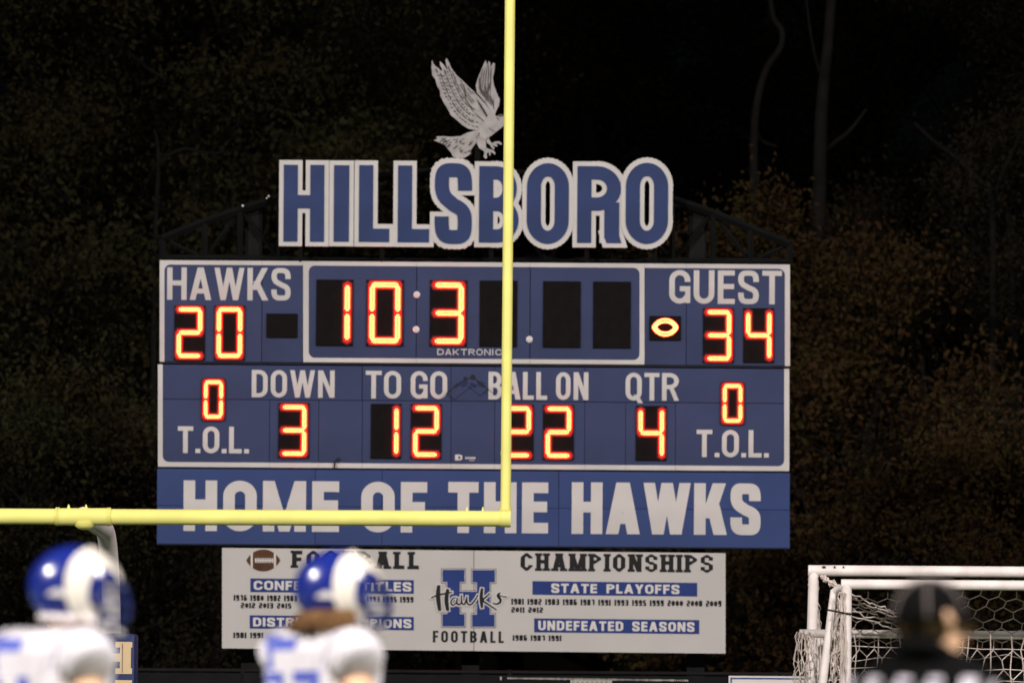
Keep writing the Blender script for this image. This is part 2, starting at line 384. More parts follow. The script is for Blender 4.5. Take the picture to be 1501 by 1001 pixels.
def prect(x0, y0, x1, y1, Y):
    """photo box -> world-level box extents (xa, xb, za, zb) on plane Y"""
    c = W((x0+x1)/2, (y0+y1)/2, Y); s = Y / F
    return c.x - (x1-x0)/2*s, c.x + (x1-x0)/2*s, c.z - (y1-y0)/2*s, c.z + (y1-y0)/2*s
def pbox(mb, x0, y0, x1, y1, Y, depth, bev=0):
    a, b, c, d = prect(x0, y0, x1, y1, Y); return mb.box(a, b, Y, Y + depth, c, d, bev)

# ------------------------------------------------------------------ ground
def sheet(name, x0, x1, y0, y1, z, m, kind='structure'):
    b = MB(); b.add([(x0, y0, z), (x1, y0, z), (x1, y1, z), (x0, y1, z)], [(0, 1, 2, 3)]); return tag(b.build(name, m), kind=kind)
sheet('ground', -500, 500, -300, 900, 0, M['soil'])
sheet('turf_field', -34, 34, -60, 62, .004, M['turf'])
for i, yy in enumerate(range(-50, 48, 5)): sheet('yard_line', -24, 24, yy - .05, yy + .05, .008, M['line'])
sheet('end_line', -24.5, 24.5, 47.3, 47.45, .012, M['line'])

# ------------------------------------------------------------------ scoreboard
YB = 67.5
base = W(695, 800, YB)
sb = empty('scoreboard', (base.x, YB + .3, 0), 'big blue outdoor scoreboard with lit red and yellow digits on dark steel columns', 'scoreboard')
YU, YLc = YB, YB - .03
pbox(MB(), 234, 384.5, 1158, 536, YU + .02, .30).build('upper_cabinet', M['cabinet'], sb)
pbox(MB(), 231, 537.5, 1157, 689, YLc + .02, .32).build('lower_cabinet', M['cabinet'], sb)
pbox(MB(), 230, 690, 1158, 801.5, YLc + .02, .22).build('name_panel_frame', M['cabinet'], sb)
def panels(xs, ys, Y, m):
    for a, b in zip(xs, xs[1:]):
        for c, d in zip(ys, ys[1:]):
            yo = ((a + b) / 2 - 695) * SL
            pbox(MB(), a + .2, c + .2 + yo, b - .2, d - .2 + yo, Y + random.uniform(0, .004), .016, .003).build('face_panel', m, sb)
Y0u, Y1u, Y0l, Y1l = 384.6, 533.5, 537.3, 687
panels([234, 384, 444, 610.5, 777, 945, 1006, 1158], [Y0u, Y1u], YU, M['board_blue'])
panels([231.5, 531, 661, 725, 857, 1157], [Y0l, 588], YLc, M['board_blue'])
panels([231.5, 395, 467, 531, 661, 725, 857, 917, 990, 1157], [588, Y1l], YLc, M['board_blue'])
panels([230, 462, 560, 819, 1158], [689.5, 744, 800], YLc, M['panel_blue'])
def fillet(cx, cy, r, qx, qy, n=6):
    """white piece filling an inner corner; (cx, cy) is the square corner, (qx, qy) points inwards"""
    out = []; ox, oy = cx + qx*r, cy + qy*r
    for i in range(n):
        a0, a1 = (math.pi/2)*i/n, (math.pi/2)*(i+1)/n
        out.append([(cx, cy), (ox - qx*r*math.cos(a0), oy - qy*r*math.sin(a0)), (ox - qx*r*math.cos(a1), oy - qy*r*math.sin(a1))])
    return out
def split(x0, y0, x1, y1, seams):
    xs = [x0] + [s for s in seams if x0 < s < x1] + [x1]; return [rect(a + .15, y0, b - .15, y1) for a, b in zip(xs, xs[1:])]
def tilt(polys): return [[(a, b + (a - 695)*SL) for a, b in p] for p in polys]
su = [384, 444, 610.5, 777, 945, 1006]
up = split(234, 384.6, 1158, 391, su) + [rect(234, 391, 241, 533.3), rect(1150.5, 391, 1158, 533.3)] + fillet(241, 391, 9, 1, 1) + fillet(1150.5, 391, 9, -1, 1)
up += [rect(444.3, 391, 452.5, 526), rect(937.5, 391, 944.7, 526)] + split(444.3, 526, 944.7, 532.5, [610.5, 777])
up += fillet(452.5, 391, 9, 1, 1) + fillet(937.5, 391, 9, -1, 1) + fillet(452.5, 526, 9, 1, -1) + fillet(937.5, 526, 9, -1, -1)
plate('border', pxpolys(tilt(up), YU - .004), YU - .004, .006, M['vinyl'], sb)
lo = split(231.5, 680, 1157, 687, [395, 467, 531, 661, 725, 857, 917, 990]) + [rect(231.5, 537.3, 238.5, 680), rect(1149.5, 537.3, 1157, 680)]
lo += fillet(238.5, 680, 9, 1, -1) + fillet(1149.5, 680, 9, -1, -1)
plate('border', pxpolys(tilt(lo), YLc - .004), YLc - .004, .006, M['vinyl'], sb)
for nm, s, x0, x1, yt, yb, tv, th, gap, Y in [
    ('letter', 'HAWKS', 245, 426, 392.5, 440, 7.8, 7.2, 4.4, YU), ('letter', 'GUEST', 981, 1146, 396.5, 445.5, 8.2, 7.4, 5, YU),
    ('letter', 'DOWN', 369, 490.5, 542.5, 582.5, 6.8, 6, 4.5, YLc), ('letter', 'TO', 536, 588, 543.5, 584, 6.8, 6, 3.5, YLc), ('letter', 'GO', 602, 655.5, 544, 584.5, 6.8, 6, 4, YLc),
    ('letter', 'BALL', 716, 802, 545, 585.5, 6.8, 6, 3.5, YLc), ('letter', 'ON', 815, 862.5, 545.5, 586, 6.8, 6, 4.5, YLc), ('letter', 'QTR', 917, 995, 546.5, 587, 6.8, 6, 3.8, YLc),
    ('letter', 'T.O.L.', 260.5, 365, 625, 664, 7, 6.3, 3.6, YLc), ('letter', 'T.O.L.', 1021, 1127, 630, 670, 7, 6.3, 3.6, YLc),
    ('letter', 'HOME', 269, 497, 704.5, 778.5, 17, 15.5, 9, YLc), ('letter', 'OF', 529.5, 626, 706, 780, 17, 15.5, 9, YLc),
    ('letter', 'THE', 657, 803.5, 706.5, 781, 17, 15.5, 8, YLc), ('letter', 'HAWKS', 838, 1115, 707.5, 783, 17, 15.5, 5, YLc)]:
    text(nm, s, x0, x1, yt, yb, tv, th, gap, Y - .004, .005, M['vinyl'], sb)
# maker's name under the clock and small badge
def techno(s, x0, x1, yt, yb, t):
    out = []; n = len(s); gp = 2.2; wd0 = (x1 - x0 - gp*(n-1)) / (n - .7); H = yb - yt; X = x0 - gp - wd0; wd = wd0
    for i, c in enumerate(s):
        X += wd + gp; wd = wd0*.3 if c == 'I' else wd0; k = wd/H
        g = {'O': box8(0, 0, k, 1, .25, .3, t/H, t/H, 0)}.get(c) or glyph(c, k if c != 'I' else t/H*1.2, t/H, t/H, slab=False, n=3)
        out += [[(X + a*H, yb - b*H) for a, b in p] for p in g]
    return [[(a, b + (a - (x0+x1)/2)*SL) for a, b in p] for p in out]
tag(plate('maker_lettering', pxpolys(techno('DAKTRONICS', 641, 747, 511.5, 520.5, 1.5), YU - .004), YU - .004, .004, M['vinyl'], sb), kind='stuff')
bd = [rect(667, 666, 670, 674.5)] + [[(a*8.5 + 669, 674.5 - b*8.5) for a, b in p] for p in glyph('D', 1.0, .35, .25)]
bd += [rect(682 + i*2.2, 669.5, 683.7 + i*2.2, 672.5) for i in range(7)] + [rect(688 + i*2.0, 674, 689.2 + i*2.0, 675.3) for i in range(4)]
tag(plate('maker_badge', pxpolys(bd, YLc - .004), YLc - .004, .004, M['vinyl'], sb), kind='stuff')

SEG = {'0': 'abcdef', '1': 'bc', '2': 'abged', '3': 'abgcd', '4': 'fgbc', ' ': '', 'n': None}
def digit(x0, y0, x1, y1, ch, Y, t):
    p = pbox(MB(), x0, y0, x1, y1, Y - .022, .022, .004).build('digit_panel', M['mask_black'], sb)
    s = Y / F; a, b, c, d = prect(x0, y0, x1, y1, Y); mx = (b-a)*.07; mz = (d-c)*.03
    a += mx; b -= mx; c += mz; d -= mz; T = t*s; mid = (c+d)/2; g = T*.20
    segs = dict(a=((a+T*.42, d-T/2), (b-T*.42, d-T/2)), d=((a+T*.42, c+T/2), (b-T*.42, c+T/2)), g=((a+T*.5, mid), (b-T*.5, mid)),
                f=((a+T/2, d-T*.62), (a+T/2, mid+g)), b=((b-T/2, d-T*.62), (b-T/2, mid+g)), e=((a+T/2, mid-g), (a+T/2, c+T*.62)), c=((b-T/2, mid-g), (b-T/2, c+T*.62)))
    for grow, mm, yo in ((3.2, 'halo_dim', .0235), (1.1, 'halo_red', .0250)):  # added glowing plates imitate the red bloom round lit segments
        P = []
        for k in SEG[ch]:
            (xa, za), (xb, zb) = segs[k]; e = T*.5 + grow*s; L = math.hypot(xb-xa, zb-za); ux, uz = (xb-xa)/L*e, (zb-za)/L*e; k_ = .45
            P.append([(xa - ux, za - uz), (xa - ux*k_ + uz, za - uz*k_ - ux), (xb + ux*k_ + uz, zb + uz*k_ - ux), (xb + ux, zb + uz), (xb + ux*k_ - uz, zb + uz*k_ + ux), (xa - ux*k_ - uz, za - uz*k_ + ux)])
        if P: plate('segment_halo', P, Y - yo, 0, M[mm], p)
    for k in SEG[ch]:
        (xa, za), (xb, zb) = segs[k]; L = math.hypot(xb-xa, zb-za); n = max(4, round(L / (2.5*s))); ux, uz = (xb-xa)/L, (zb-za)/L
        m = MB()
        for i in range(n):
            q = (i + .5) / n; cx, cz = xa + ux*L*q, za + uz*L*q
            end = min(q, 1-q) * L; hw = T * .46 * (1 if end > T*.42 else .35 + .65*end/(T*.42)); hl = L/n*.33
            for sgn in (-1, 1):                       # two rows of lamps
                o = hw*.49*sgn; r1 = hw*.49
                pts = [(cx + ux*hl*math.cos(A) - uz*(o + r1*math.sin(A)), cz + uz*hl*math.cos(A) + ux*(o + r1*math.sin(A))) for A in [math.pi*j/4 for j in range(8)]]
                kk = len(m.v); m.v += [(X, Y - .036, Z) for X, Z in pts] + [(X, Y - .022, Z) for X, Z in pts]
                m.f += [tuple(kk + j for j in range(8))] + [(kk+j, kk+8+j, kk+8+(j+1) % 8, kk+(j+1) % 8) for j in range(8)]
        m.build('lamp_segment', M['led'], p)
    return p
for a in [(255.5, 447.5, 300.5, 528, '2', YU, 7.6), (314, 447.5, 359, 528, '0', YU, 7.6), (1030.5, 451.5, 1075.5, 532, '3', YU, 7.6), (1089.5, 451.5, 1134.5, 532, '4', YU, 7.6),
          (463.5, 409.5, 517.5, 507, '1', YU, 9.2), (537, 410, 591.5, 507.5, '0', YU, 9.2), (630, 410.5, 684.5, 508, '3', YU, 9.2), (703, 411, 758, 508.5, ' ', YU, 9.2),
          (796, 412, 851, 509.5, ' ', YU, 9.2), (869.5, 412.5, 924.5, 510.5, ' ', YU, 9.2), (390.5, 459.5, 436, 495, ' ', YU, 7),
          (296, 555, 330, 616, '0', YLc, 6.6), (1056.5, 560.5, 1091, 622, '0', YLc, 6.6), (408, 590.5, 453, 671, '3', YLc, 7.6),
          (543.5, 591.5, 588, 672, '1', YLc, 7.6), (602, 592, 647, 672.5, '2', YLc, 7.6), (737, 592.5, 782, 673.5, '2', YLc, 7.6), (796, 593, 841, 674, '2', YLc, 7.6),
          (932, 594.5, 977, 675, '4', YLc, 7.6)]: digit(*a)
p = pbox(MB(), 952, 463, 998, 499, YU - .022, .022, .004).build('possession_panel', M['mask_black'], sb)
m = MB(); s = YU / F; cc = W(975, 480, YU)
for ring, (ra, rb, nn) in enumerate(((17.5, 12.0, 34), (13.6, 8.0, 28))):
    for i in range(nn):
        t = 2*math.pi*(i + .5)/nn; x = ra*math.cos(t)*s; z = rb*math.sin(t)*abs(math.sin(t))**.35*s
        r_ = 1.55*s; kk = len(m.v); pts = [(cc.x + x + r_*math.cos(j*math.pi/3), cc.z + z + r_*math.sin(j*math.pi/3)) for j in range(6)]
        yy = YU - .030 - ring*.001 - (i % 2)*.0007
        m.v += [(X, yy, Z) for X, Z in pts] + [(X, YU - .022, Z) for X, Z in pts]
        m.f += [tuple(kk+j for j in range(6))] + [(kk+j, kk+6+j, kk+6+(j+1) % 6, kk+(j+1) % 6) for j in range(6)]
m.build('ball_lamps', M['led'], p)
for x, y in ((611, 432), (610, 483), (776, 497.5)):
    c = W(x, y, YU); k = MB(); k.tube([(c.x, YU + .004, c.z), (c.x, YU - .012, c.z), (c.x, YU - .02, c.z)], [5*s, 5*s, 3.2*s], 16); k.build('colon_lamp', M['lens'], sb, True)
# steel structure behind
YT = YB + .45
for x0, x1 in ((360, 385), (682, 707), (1010, 1036)):
    a, b, _, d = prect(x0, 300, x1, 302, YT); m = MB()
    if x0 == 682: d = W(690, 262, YT).z
    m.box(a, b, YT, YT + .22, .0, d); m.build('column', M['steel'], sb)
tr = [(238, 350), (300, 325), (352, 308), (410, 289), (500, 268), (600, 254), (700, 250), (800, 258), (900, 272), (985, 292), (1045, 312), (1100, 335), (1158, 358)]
YR = YT - .14
for a, b in zip(tr, tr[1:]): MB().bar(W(*a, YR), W(*b, YR), .07).build('truss_chord', M['steel'], sb)
MB().bar(W(238, 379, YR), W(1158, 385, YR), .07).build('truss_chord', M['steel'], sb)
for i, (x, y) in enumerate(tr):
    q = 379 + (x-238)*.0065
    MB().bar(W(x, y, YR), W(x, q, YR), .05).build('truss_post', M['steel'], sb)
    if i + 1 < len(tr):
        x2, y2 = tr[i+1]; q2 = 379 + (x2-238)*.0065
        (MB().bar(W(x, q, YR + .05), W(x2, y2, YR + .05), .035) if i % 2 else MB().bar(W(x, y, YR + .05), W(x2, q2, YR + .05), .035)).build('truss_brace', M['steel'], sb)
# pale bolts stand in for tiny lamp glints; the glint is in their colour
for x, y, r_ in ((356, 302, 1.7), (394, 288, 1.7), (391, 291, 1.2)):
    c = W(x, y, YR - .07); MB().tube([c, c + Vector((0, -.03, 0))], r_*s, 8).build('bolt', M['lens'], sb)

# ------------------------------------------------------------------ school name cut-out letters
YH = YB - .06
c0 = W(697, 366, YH)
hs = empty('name_sign', (c0.x, YH, c0.z), 'row of big white-edged blue cut-out letters spelling HILLSBORO above the scoreboard', 'sign')
O6 = 6.8
spec = [('H', 409, 482, 235, 361), ('I', 482.6, 518.5, 235.5, 361), ('L', 519.5, 577.5, 235.5, 361.5), ('L', 576.5, 636, 236, 362), ('S', 630.5, 698.5, 232.5, 364.5),
        ('B', 695.5, 767, 237, 362.5), ('O', 765.5, 840.5, 232.5, 364.5), ('R', 839.5, 917, 237, 363), ('O', 910.5, 986, 232, 364.5)]
glyph.rvert = 1
for i, (ch, x0, x1, yt, yb) in enumerate(spec):
    tvw = 20.5 if ch != 'I' else x1 - x0 - 2*O6
    args = dict(s=ch, x0=x0+O6, x1=x1-O6, yt=yt+O6, yb=yb-O6, tv=tvw, th=19.5 if ch != 'S' else 20.5, gap=0)
    yo = YH - .004 * ({0: 0, 1: 1, 2: 2, 3: 3, 4: 5, 5: 3, 6: 5, 7: 3, 8: 6}[i])
    wp = plate('letter', pxpolys(layout(off=O6, **args), yo), yo, .05, M['sign_white'], hs)
    plate('letter_face', pxpolys(layout(**args), yo - .012), yo - .012, .011, M['sign_blue'], wp)
glyph.rvert = 0
for x in (440, 545, 660, 800, 880, 950): MB().bar(W(x, 300, YH + .06), W(x, 300, YR - .02), .05).build('bracket', M['steel'], hs)
for x in (440, 560, 720, 860, 960): MB().bar(W(x, 350, YH + .07), W(x, 384, YH + .07), .04).build('bracket', M['steel'], hs)

# ------------------------------------------------------------------ hawk cut-out
YE = YB - .02
c0 = W(695, 232, YE)
hk = empty('hawk_sign', (c0.x, YE, c0.z), 'grey cut-out hawk with raised wings and open talons on top of the letters', 'sign')
def zp(pts): return [(610 + x/5.888, 70 + y/5.888) for x, y in pts]          # traced in a 5.888x enlargement
def fillpoly(name, pts, y, th, m, parent):
    P = pxpolys([zp(pts)], y)[0]; tri = geometry.tessellate_polygon([[Vector((a, b, 0)) for a, b in P]])
    return plate(name, [[P[i] for i in t] for t in tri], y, th, m, parent)
wing1 = [(135, 105), (148, 135), (170, 165), (195, 180), (215, 205), (225, 190), (205, 150), (205, 118), (235, 145), (255, 175), (272, 200), (262, 160), (252, 110), (262, 92), (285, 130), (305, 180), (350, 240),
         (400, 285), (450, 335), (505, 385), (540, 425), (590, 480), (640, 545), (690, 600), (700, 640), (640, 680), (560, 690), (520, 715), (450, 700), (400, 670), (350, 625), (300, 585), (275, 535), (240, 480), (210, 420), (205, 370),
         (180, 330), (165, 275), (140, 240), (132, 180)]
wing2 = [(600, 110), (612, 150), (628, 118), (640, 130), (642, 170), (665, 130), (680, 140), (675, 200), (662, 260), (670, 320), (695, 390), (722, 450), (715, 500), (690, 550), (680, 590), (640, 545), (600, 480), (560, 430), (525, 390), (515, 330), (530, 270), (555, 210), (580, 150)]
body = [(640, 545), (690, 592), (735, 578), (775, 578), (808, 592), (838, 622), (845, 655), (825, 650), (800, 640), (770, 660), (745, 685), (700, 720), (650, 760), (600, 790), (560, 790), (520, 770), (520, 720), (560, 690), (600, 620)]
tail = [(520, 715), (440, 735), (380, 765), (300, 770), (230, 765), (170, 768), (185, 785), (150, 800), (200, 820), (245, 835), (270, 870), (300, 905), (320, 945), (360, 955), (420, 950), (460, 925), (480, 870), (520, 820), (560, 780)]
leg1 = [(530, 770), (525, 830), (545, 870), (580, 890), (590, 910), (580, 940), (600, 960), (612, 950), (608, 915), (625, 900), (632, 930), (642, 932), (643, 900), (660, 910), (680, 925), (685, 910), (665, 885), (630, 875), (605, 865), (600, 800), (610, 770)]
leg2 = [(600, 780), (610, 820), (635, 840), (655, 870), (672, 880), (675, 865), (660, 842), (690, 855), (705, 850), (690, 825), (715, 830), (735, 842), (740, 825), (715, 808), (680, 812), (650, 825), (630, 790), (635, 765)]
w2 = fillpoly('wing', wing2, YE + .02, .03, M['hawk_light'], hk); w2['label'] = 'far wing, darker and raised upright'
w1 = fillpoly('wing', wing1, YE - .012, .03, M['hawk_light'], hk); w1['label'] = 'near wing, wide with rows of feathers'
tl = fillpoly('tail', tail, YE - .005, .03, M['hawk_light'], hk)
bd_ = fillpoly('body', body, YE - .030, .03, M['hawk_light'], hk)
fillpoly('leg', leg1, YE - .022, .03, M['hawk_light'], hk); fillpoly('leg', leg2, YE - .000, .03, M['hawk_light'], hk)
def feathers(name, lst, y, m, parent):
    P = []
    for (x0, y0), (x1, y1), wd in lst:
        dx, dy = x1-x0, y1-y0; L = math.hypot(dx, dy); nx, ny = -dy/L*wd/2, dx/L*wd/2
        P.append(zp([(x0, y0), (x0+dx*.3+nx, y0+dy*.3+ny), (x0+dx*.75+nx*.8, y0+dy*.75+ny*.8), (x1, y1), (x0+dx*.75-nx*.8, y0+dy*.75-ny*.8), (x0+dx*.3-nx, y0+dy*.3-ny)]))
    return tag(plate(name, pxpolys(P, y), y, .006, m, parent), kind='stuff')
rnd = random.Random(3)
edge = smooth([(150, 190), (190, 300), (235, 420), (305, 545), (400, 640), (520, 690)], 8)
f1 = []; sep = []
for row in range(6):
    off = (row*34 + 14, -row*30 - 4); lim = 1 - .07*row; q = edge[:int(len(edge)*lim)]
    for i in range(0, len(q) - 1, 1 if row > 2 else 2):
        x, y = q[i][0] + off[0] + rnd.uniform(-3, 3), q[i][1] + off[1] + rnd.uniform(-3, 3); ln = rnd.uniform(24, 34) - row*2
        f1.append(((x, y), (x + ln*.84, y + ln*.52), rnd.uniform(8, 12.5) - row*.6))
    for i in range(0, len(q) - 4, 4):
        if row: sep.append(((q[i][0] + off[0] - 10, q[i][1] + off[1] + 10), (q[i+4][0] + off[0] - 8, q[i+4][1] + off[1] + 12), 8.5 - row*.5))
def inside(p, poly=wing1):
    c = False
    for (x0, y0), (x1, y1) in zip(poly, poly[1:] + poly[:1]):
        if (y0 > p[1]) != (y1 > p[1]) and p[0] < (x1-x0)*(p[1]-y0)/(y1-y0) + x0: c = not c
    return c
ok = lambda q: all(inside((a + dx, b + dy)) for a, b in q[:2] for dx, dy in ((7, 0), (-7, 0), (0, -7), (0, 7)))
f1 = [q for q in f1 if ok(q)]; sep = [q for q in sep if ok(q)]
feathers('feather_mark', f1, YE - .019, M['hawk_mid'], w1)  # dark dashes of the printed feather pattern
feathers('feather_mark', sep + [((410, 310), (430, 450), 8), ((430, 450), (500, 560), 8), ((520, 440), (640, 640), 18), ((500, 560), (600, 650), 7)], YE - .026, M['hawk_dark'], w1)
f2 = [((575 + i*17, 160 + abs(i-2)*8), (545 + i*24, 350 + 10*i), 9) for i in range(5)] + [((535 + i*20, 330 + 12*i), (585 + i*18, 430 + 20*i), 9) for i in range(6)] + [((640, 400), (650, 500), 14), ((665, 430), (670, 540), 9)]
feathers('feather_mark', f2, YE + .013, M['hawk_mid'], w2)
feathers('feather_mark', [((545, 250), (560, 400), 20), ((590, 310), (610, 420), 18), ((640, 290), (600, 470), 14), ((620, 130), (628, 250), 6), ((650, 160), (645, 260), 6)], YE + .006, M['hawk_mid'], w2)
f3 = []
for i in range(34):
    x = rnd.uniform(230, 500); y = rnd.uniform(775, 800 + (x-200)*.45); y = min(y, 930); f3.append(((x, y), (x - rnd.uniform(22, 42), y + rnd.uniform(10, 34)), rnd.uniform(7, 13)))
feathers('feather_mark', f3, YE - .012, M['hawk_mid'], tl)
feathers('feather_mark', [((700, 590), (762, 582), 22), ((690, 600), (720, 625), 8), ((545, 730), (535, 770), 7), ((615, 690), (700, 735), 5)], YE - .037, M['hawk_mid'], bd_)
MB().bar(W(700, 205, YE + .03), W(700, 262, YE + .03), .05).build('mounting_post', M['steel'], hk)

# ------------------------------------------------------------------ championship banner
YN = YB - .01
c0 = W(694, 880, YN)
bn = empty('championship_banner', (c0.x, YN, prect(325, 945, 1063, 955, YN)[2]), 'long white banner listing football championships hung under the scoreboard', 'banner')
BS = .0105                                          # the banner hangs a little lower on its right
def bt(polys, x0=694): return [[(a, b + (a - x0)*BS) for a, b in p] for p in polys]
def btext(s, x0, x1, yt, yb, tv, th, gap, m, lay=1, slab=True, space=.3, nm='lettering'):
    y = YN - .004*lay; ids = []; g = layout(s, x0, x1, yt, yb, tv, th, gap, slab=slab, space=space, ids=ids)
    xm = (x0+x1)/2; g = [[(a, b + (a - xm)*(BS - SL)) for a, b in p] for p in g]
    if nm == 'year_lettering': return tag(plate(nm, pxpolys(g, y), y, .003, m, bn), kind='stuff')
    P = pxpolys(g, y)
    for k in sorted(set(ids)): plate('letter', [p for p, i in zip(P, ids) if i == k], y, .003, m, bn)
for a, b in ((325.5, 694.2), (695, 1063.5)): plate('banner_sheet', pxpolys(bt([[(a, 806.5), (b, 806.5), (b, 953.5), (a, 953.5)]]), YN), YN, .02, M['banner'], bn)
btext('FOOTBALL', 428, 614, 807.5, 833, 7.0, 5.6, 6.4, M['print_black'])
btext('CHAMPIONSHIPS', 763, 1045, 811.5, 837.5, 6.6, 5.4, 5.4, M['print_black'])
for x0, y0, x1, y1, s, a, b in ((367, 848.5, 606.5, 868.5, 'CONFERENCE TITLES', 372, 603), (366, 902.5, 606.5, 922, 'DISTRICT CHAMPIONS', 371, 603),
                                (780.5, 852.5, 1022, 872.5, 'STATE PLAYOFFS', 808, 996), (783, 907, 1025, 927.5, 'UNDEFEATED SEASONS', 789, 1018)):
    xm = (x0+x1)/2
    plate('title_bar', pxpolys([[(p, q + (p-xm)*BS) for p, q in rect(x0, y0, x1, y1)]], YN - .004), YN - .004, .003, M['print_blue'], bn)
    btext(s, a, b, y0 + 3.3, y1 - 3.2, 3.7, 2.9, 2.4, M['sign_white'], 2, slab=False, space=.42)
def years(s, x0, x1, yt, yb): return btext(s, x0, x1, yt, yb, 2.5, 1.9, 1.1, M['print_black'], 1, slab=True, space=.32, nm='year_lettering')
years('1976 1980 1982 1983 1985 1986 1987 1991 1993 1995 1999', 342.5, 606, 872.8, 881.4)
years('2012 2013 2015', 353, 427, 883.2, 891.2); years('1981 1991', 342, 386, 926.5, 934.8)
years('1981 1982 1983 1986 1987 1991 1993 1995 1999 2000 2008 2009', 749.5, 1057.5, 878.5, 887.2)
years('2011 2012', 749.5, 796, 889.5, 897.5); years('1986 1987 1991', 751.5, 823, 930.5, 938.8)
# football picture
def ball(hw, hh, x0=-1, x1=1, n=24):
    P = []
    xs = [x0 + (x1-x0)*i/n for i in range(n+1)]
    hgt = lambda t: hh * max(0, 1 - abs(t)**2.2)**.85
    for a, b in zip(xs, xs[1:]): P.append([(386 + a*hw, 821.5 - hgt(a) - .02), (386 + b*hw, 821.5 - hgt(b) - .02), (386 + b*hw, 821.5 + hgt(b) + .02), (386 + a*hw, 821.5 + hgt(a) + .02)])
    return P
plate('ball_print', pxpolys(bt(ball(25, 16), 694 + 0)[:0] + [[(a, b - 0.5) for a, b in p] for p in ball(25, 16)], YN - .004), YN - .004, .003, M['print_brown'], bn)
plate('ball_print', pxpolys([[(a, b - .5) for a, b in p] for p in ball(25, 16, -.74, -.62, 4) + ball(25, 16, .62, .74, 4)], YN - .008), YN - .008, .003, M['sign_white'], bn)
plate('ball_print', pxpolys([rect(373.5, 820.2, 399.5, 821.8)] + [rect(374 + i*3.5, 817.5, 376 + i*3.5, 824.5) for i in range(8)], YN - .008), YN - .008, .003, M['sign_white'], bn)
# H mark with script
def hmark(o):
    P = [rect(648.5, 834.5, 681, 852.5), rect(655.5, 850, 674, 902), rect(648.5, 899.5, 681, 917.5), rect(692.5, 835, 725.5, 853), rect(699, 851, 718, 902), rect(692, 900, 725, 918), rect(672, 866.5, 701, 884)]
    return [inflate(p, o) for p in P]
plate('letter_mark', pxpolys(hmark(0), YN - .012), YN - .012, .003, M['print_blue'], bn)
plate('letter_mark', pxpolys(hmark(1.0), YN - .009), YN - .009, .0025, M['sign_white'], bn)
plate('letter_mark', pxpolys(hmark(1.8), YN - .006), YN - .006, .0025, M['print_black'], bn)
def zs(pts): return [(600 + x/4.746, 790 + y/4.746) for x, y in pts]
script = [([(205, 318), (200, 400), (212, 498)], 26), ([(268, 345), (258, 420), (268, 498)], 24), ([(150, 408), (200, 388), (260, 375), (300, 368)], 12),
          ([(325, 405), (305, 410), (290, 435), (300, 458), (322, 445), (335, 408)], 10), ([(335, 405), (330, 440), (345, 455), (362, 440)], 11),
          ([(362, 385), (365, 440), (385, 450), (400, 400)], 11), ([(400, 395), (402, 440), (425, 455), (455, 425), (478, 385)], 11), ([(506, 340), (500, 410), (506, 478)], 20),
          ([(560, 375), (535, 400), (512, 425), (545, 450), (608, 492)], 12), ([(682, 401), (655, 398), (632, 392)], 8), ([(634, 372), (616, 384), (618, 402), (634, 418), (630, 440), (604, 450), (580, 442)], 14), ([(622, 385), (632, 425)], 14)]
for off, m, lay in ((0, 'print_black', .018), (1.5, 'sign_white', .015)):
    P = []
    for pts, wd in script:
        q = smooth(zs(pts)); n = len(q); tp = [.62 + .38*math.sin(math.pi*(i+.6)/(n+.2)) for i in range(n)]
        P += [inflate(p, off) for p in stroke(q, wd/4.746*1.25, wd/4.746*1.05, tp)]
    plate('script_lettering', pxpolys(P, YN - lay), YN - lay, .002, M[m], bn)
btext('FOOTBALL', 634.5, 738.5, 924.3, 941.3, 3.6, 3.0, 4.4, M['print_black'], 1, slab=False)
for x in (380, 520, 640, 760, 900, 1010):
    MB().bar(W(x, 800 + (x-694)*BS, YN + .06), W(x, 820 + (x-694)*BS, YN + .06), .04).build('hanger', M['steel'], bn)

# ------------------------------------------------------------------ small cable arm in front of the board
c0 = W(687, 553, YLc - .2)
ca = empty('cable_lamp', c0, 'two tiny dark lamp heads on thin drooping cables between TO GO and BALL ON', 'lamp')
MB().tube([W(a, b, YLc - .2) for a, b in smooth([(655, 577), (664, 569), (676, 560), (684, 556), (694, 554), (704, 562), (716, 571)])], .006, 6).build('cable', M['strap'], ca)
for x, y, r_ in ((682, 555, .024), (693, 553, .034)):
    c = W(x, y, YLc - .2); MB().tube([c + Vector((0, .05, 0)), c + Vector((0, -.01, 0)), c + Vector((0, -.05, 0))], [r_*.6, r_, r_*.9], 10).build('lamp_head', M['strap'], ca, True)
MB().tube([W(655, 577, YLc - .2), W(655, 577, YLc - .01)], .008, 6).build('arm', M['strap'], ca); MB().tube([W(716, 571, YLc - .2), W(716, 571, YLc - .01)], .008, 6).build('arm', M['strap'], ca)
tag(MB().tube([W(a, b, YLc - .05) for a, b in smooth([(490, 686), (491, 679), (494, 673), (498, 672)])], .011, 6).build('cable_hook', M['strap']), 'small black hooked cable end at the lower white border below TO GO', 'cable')

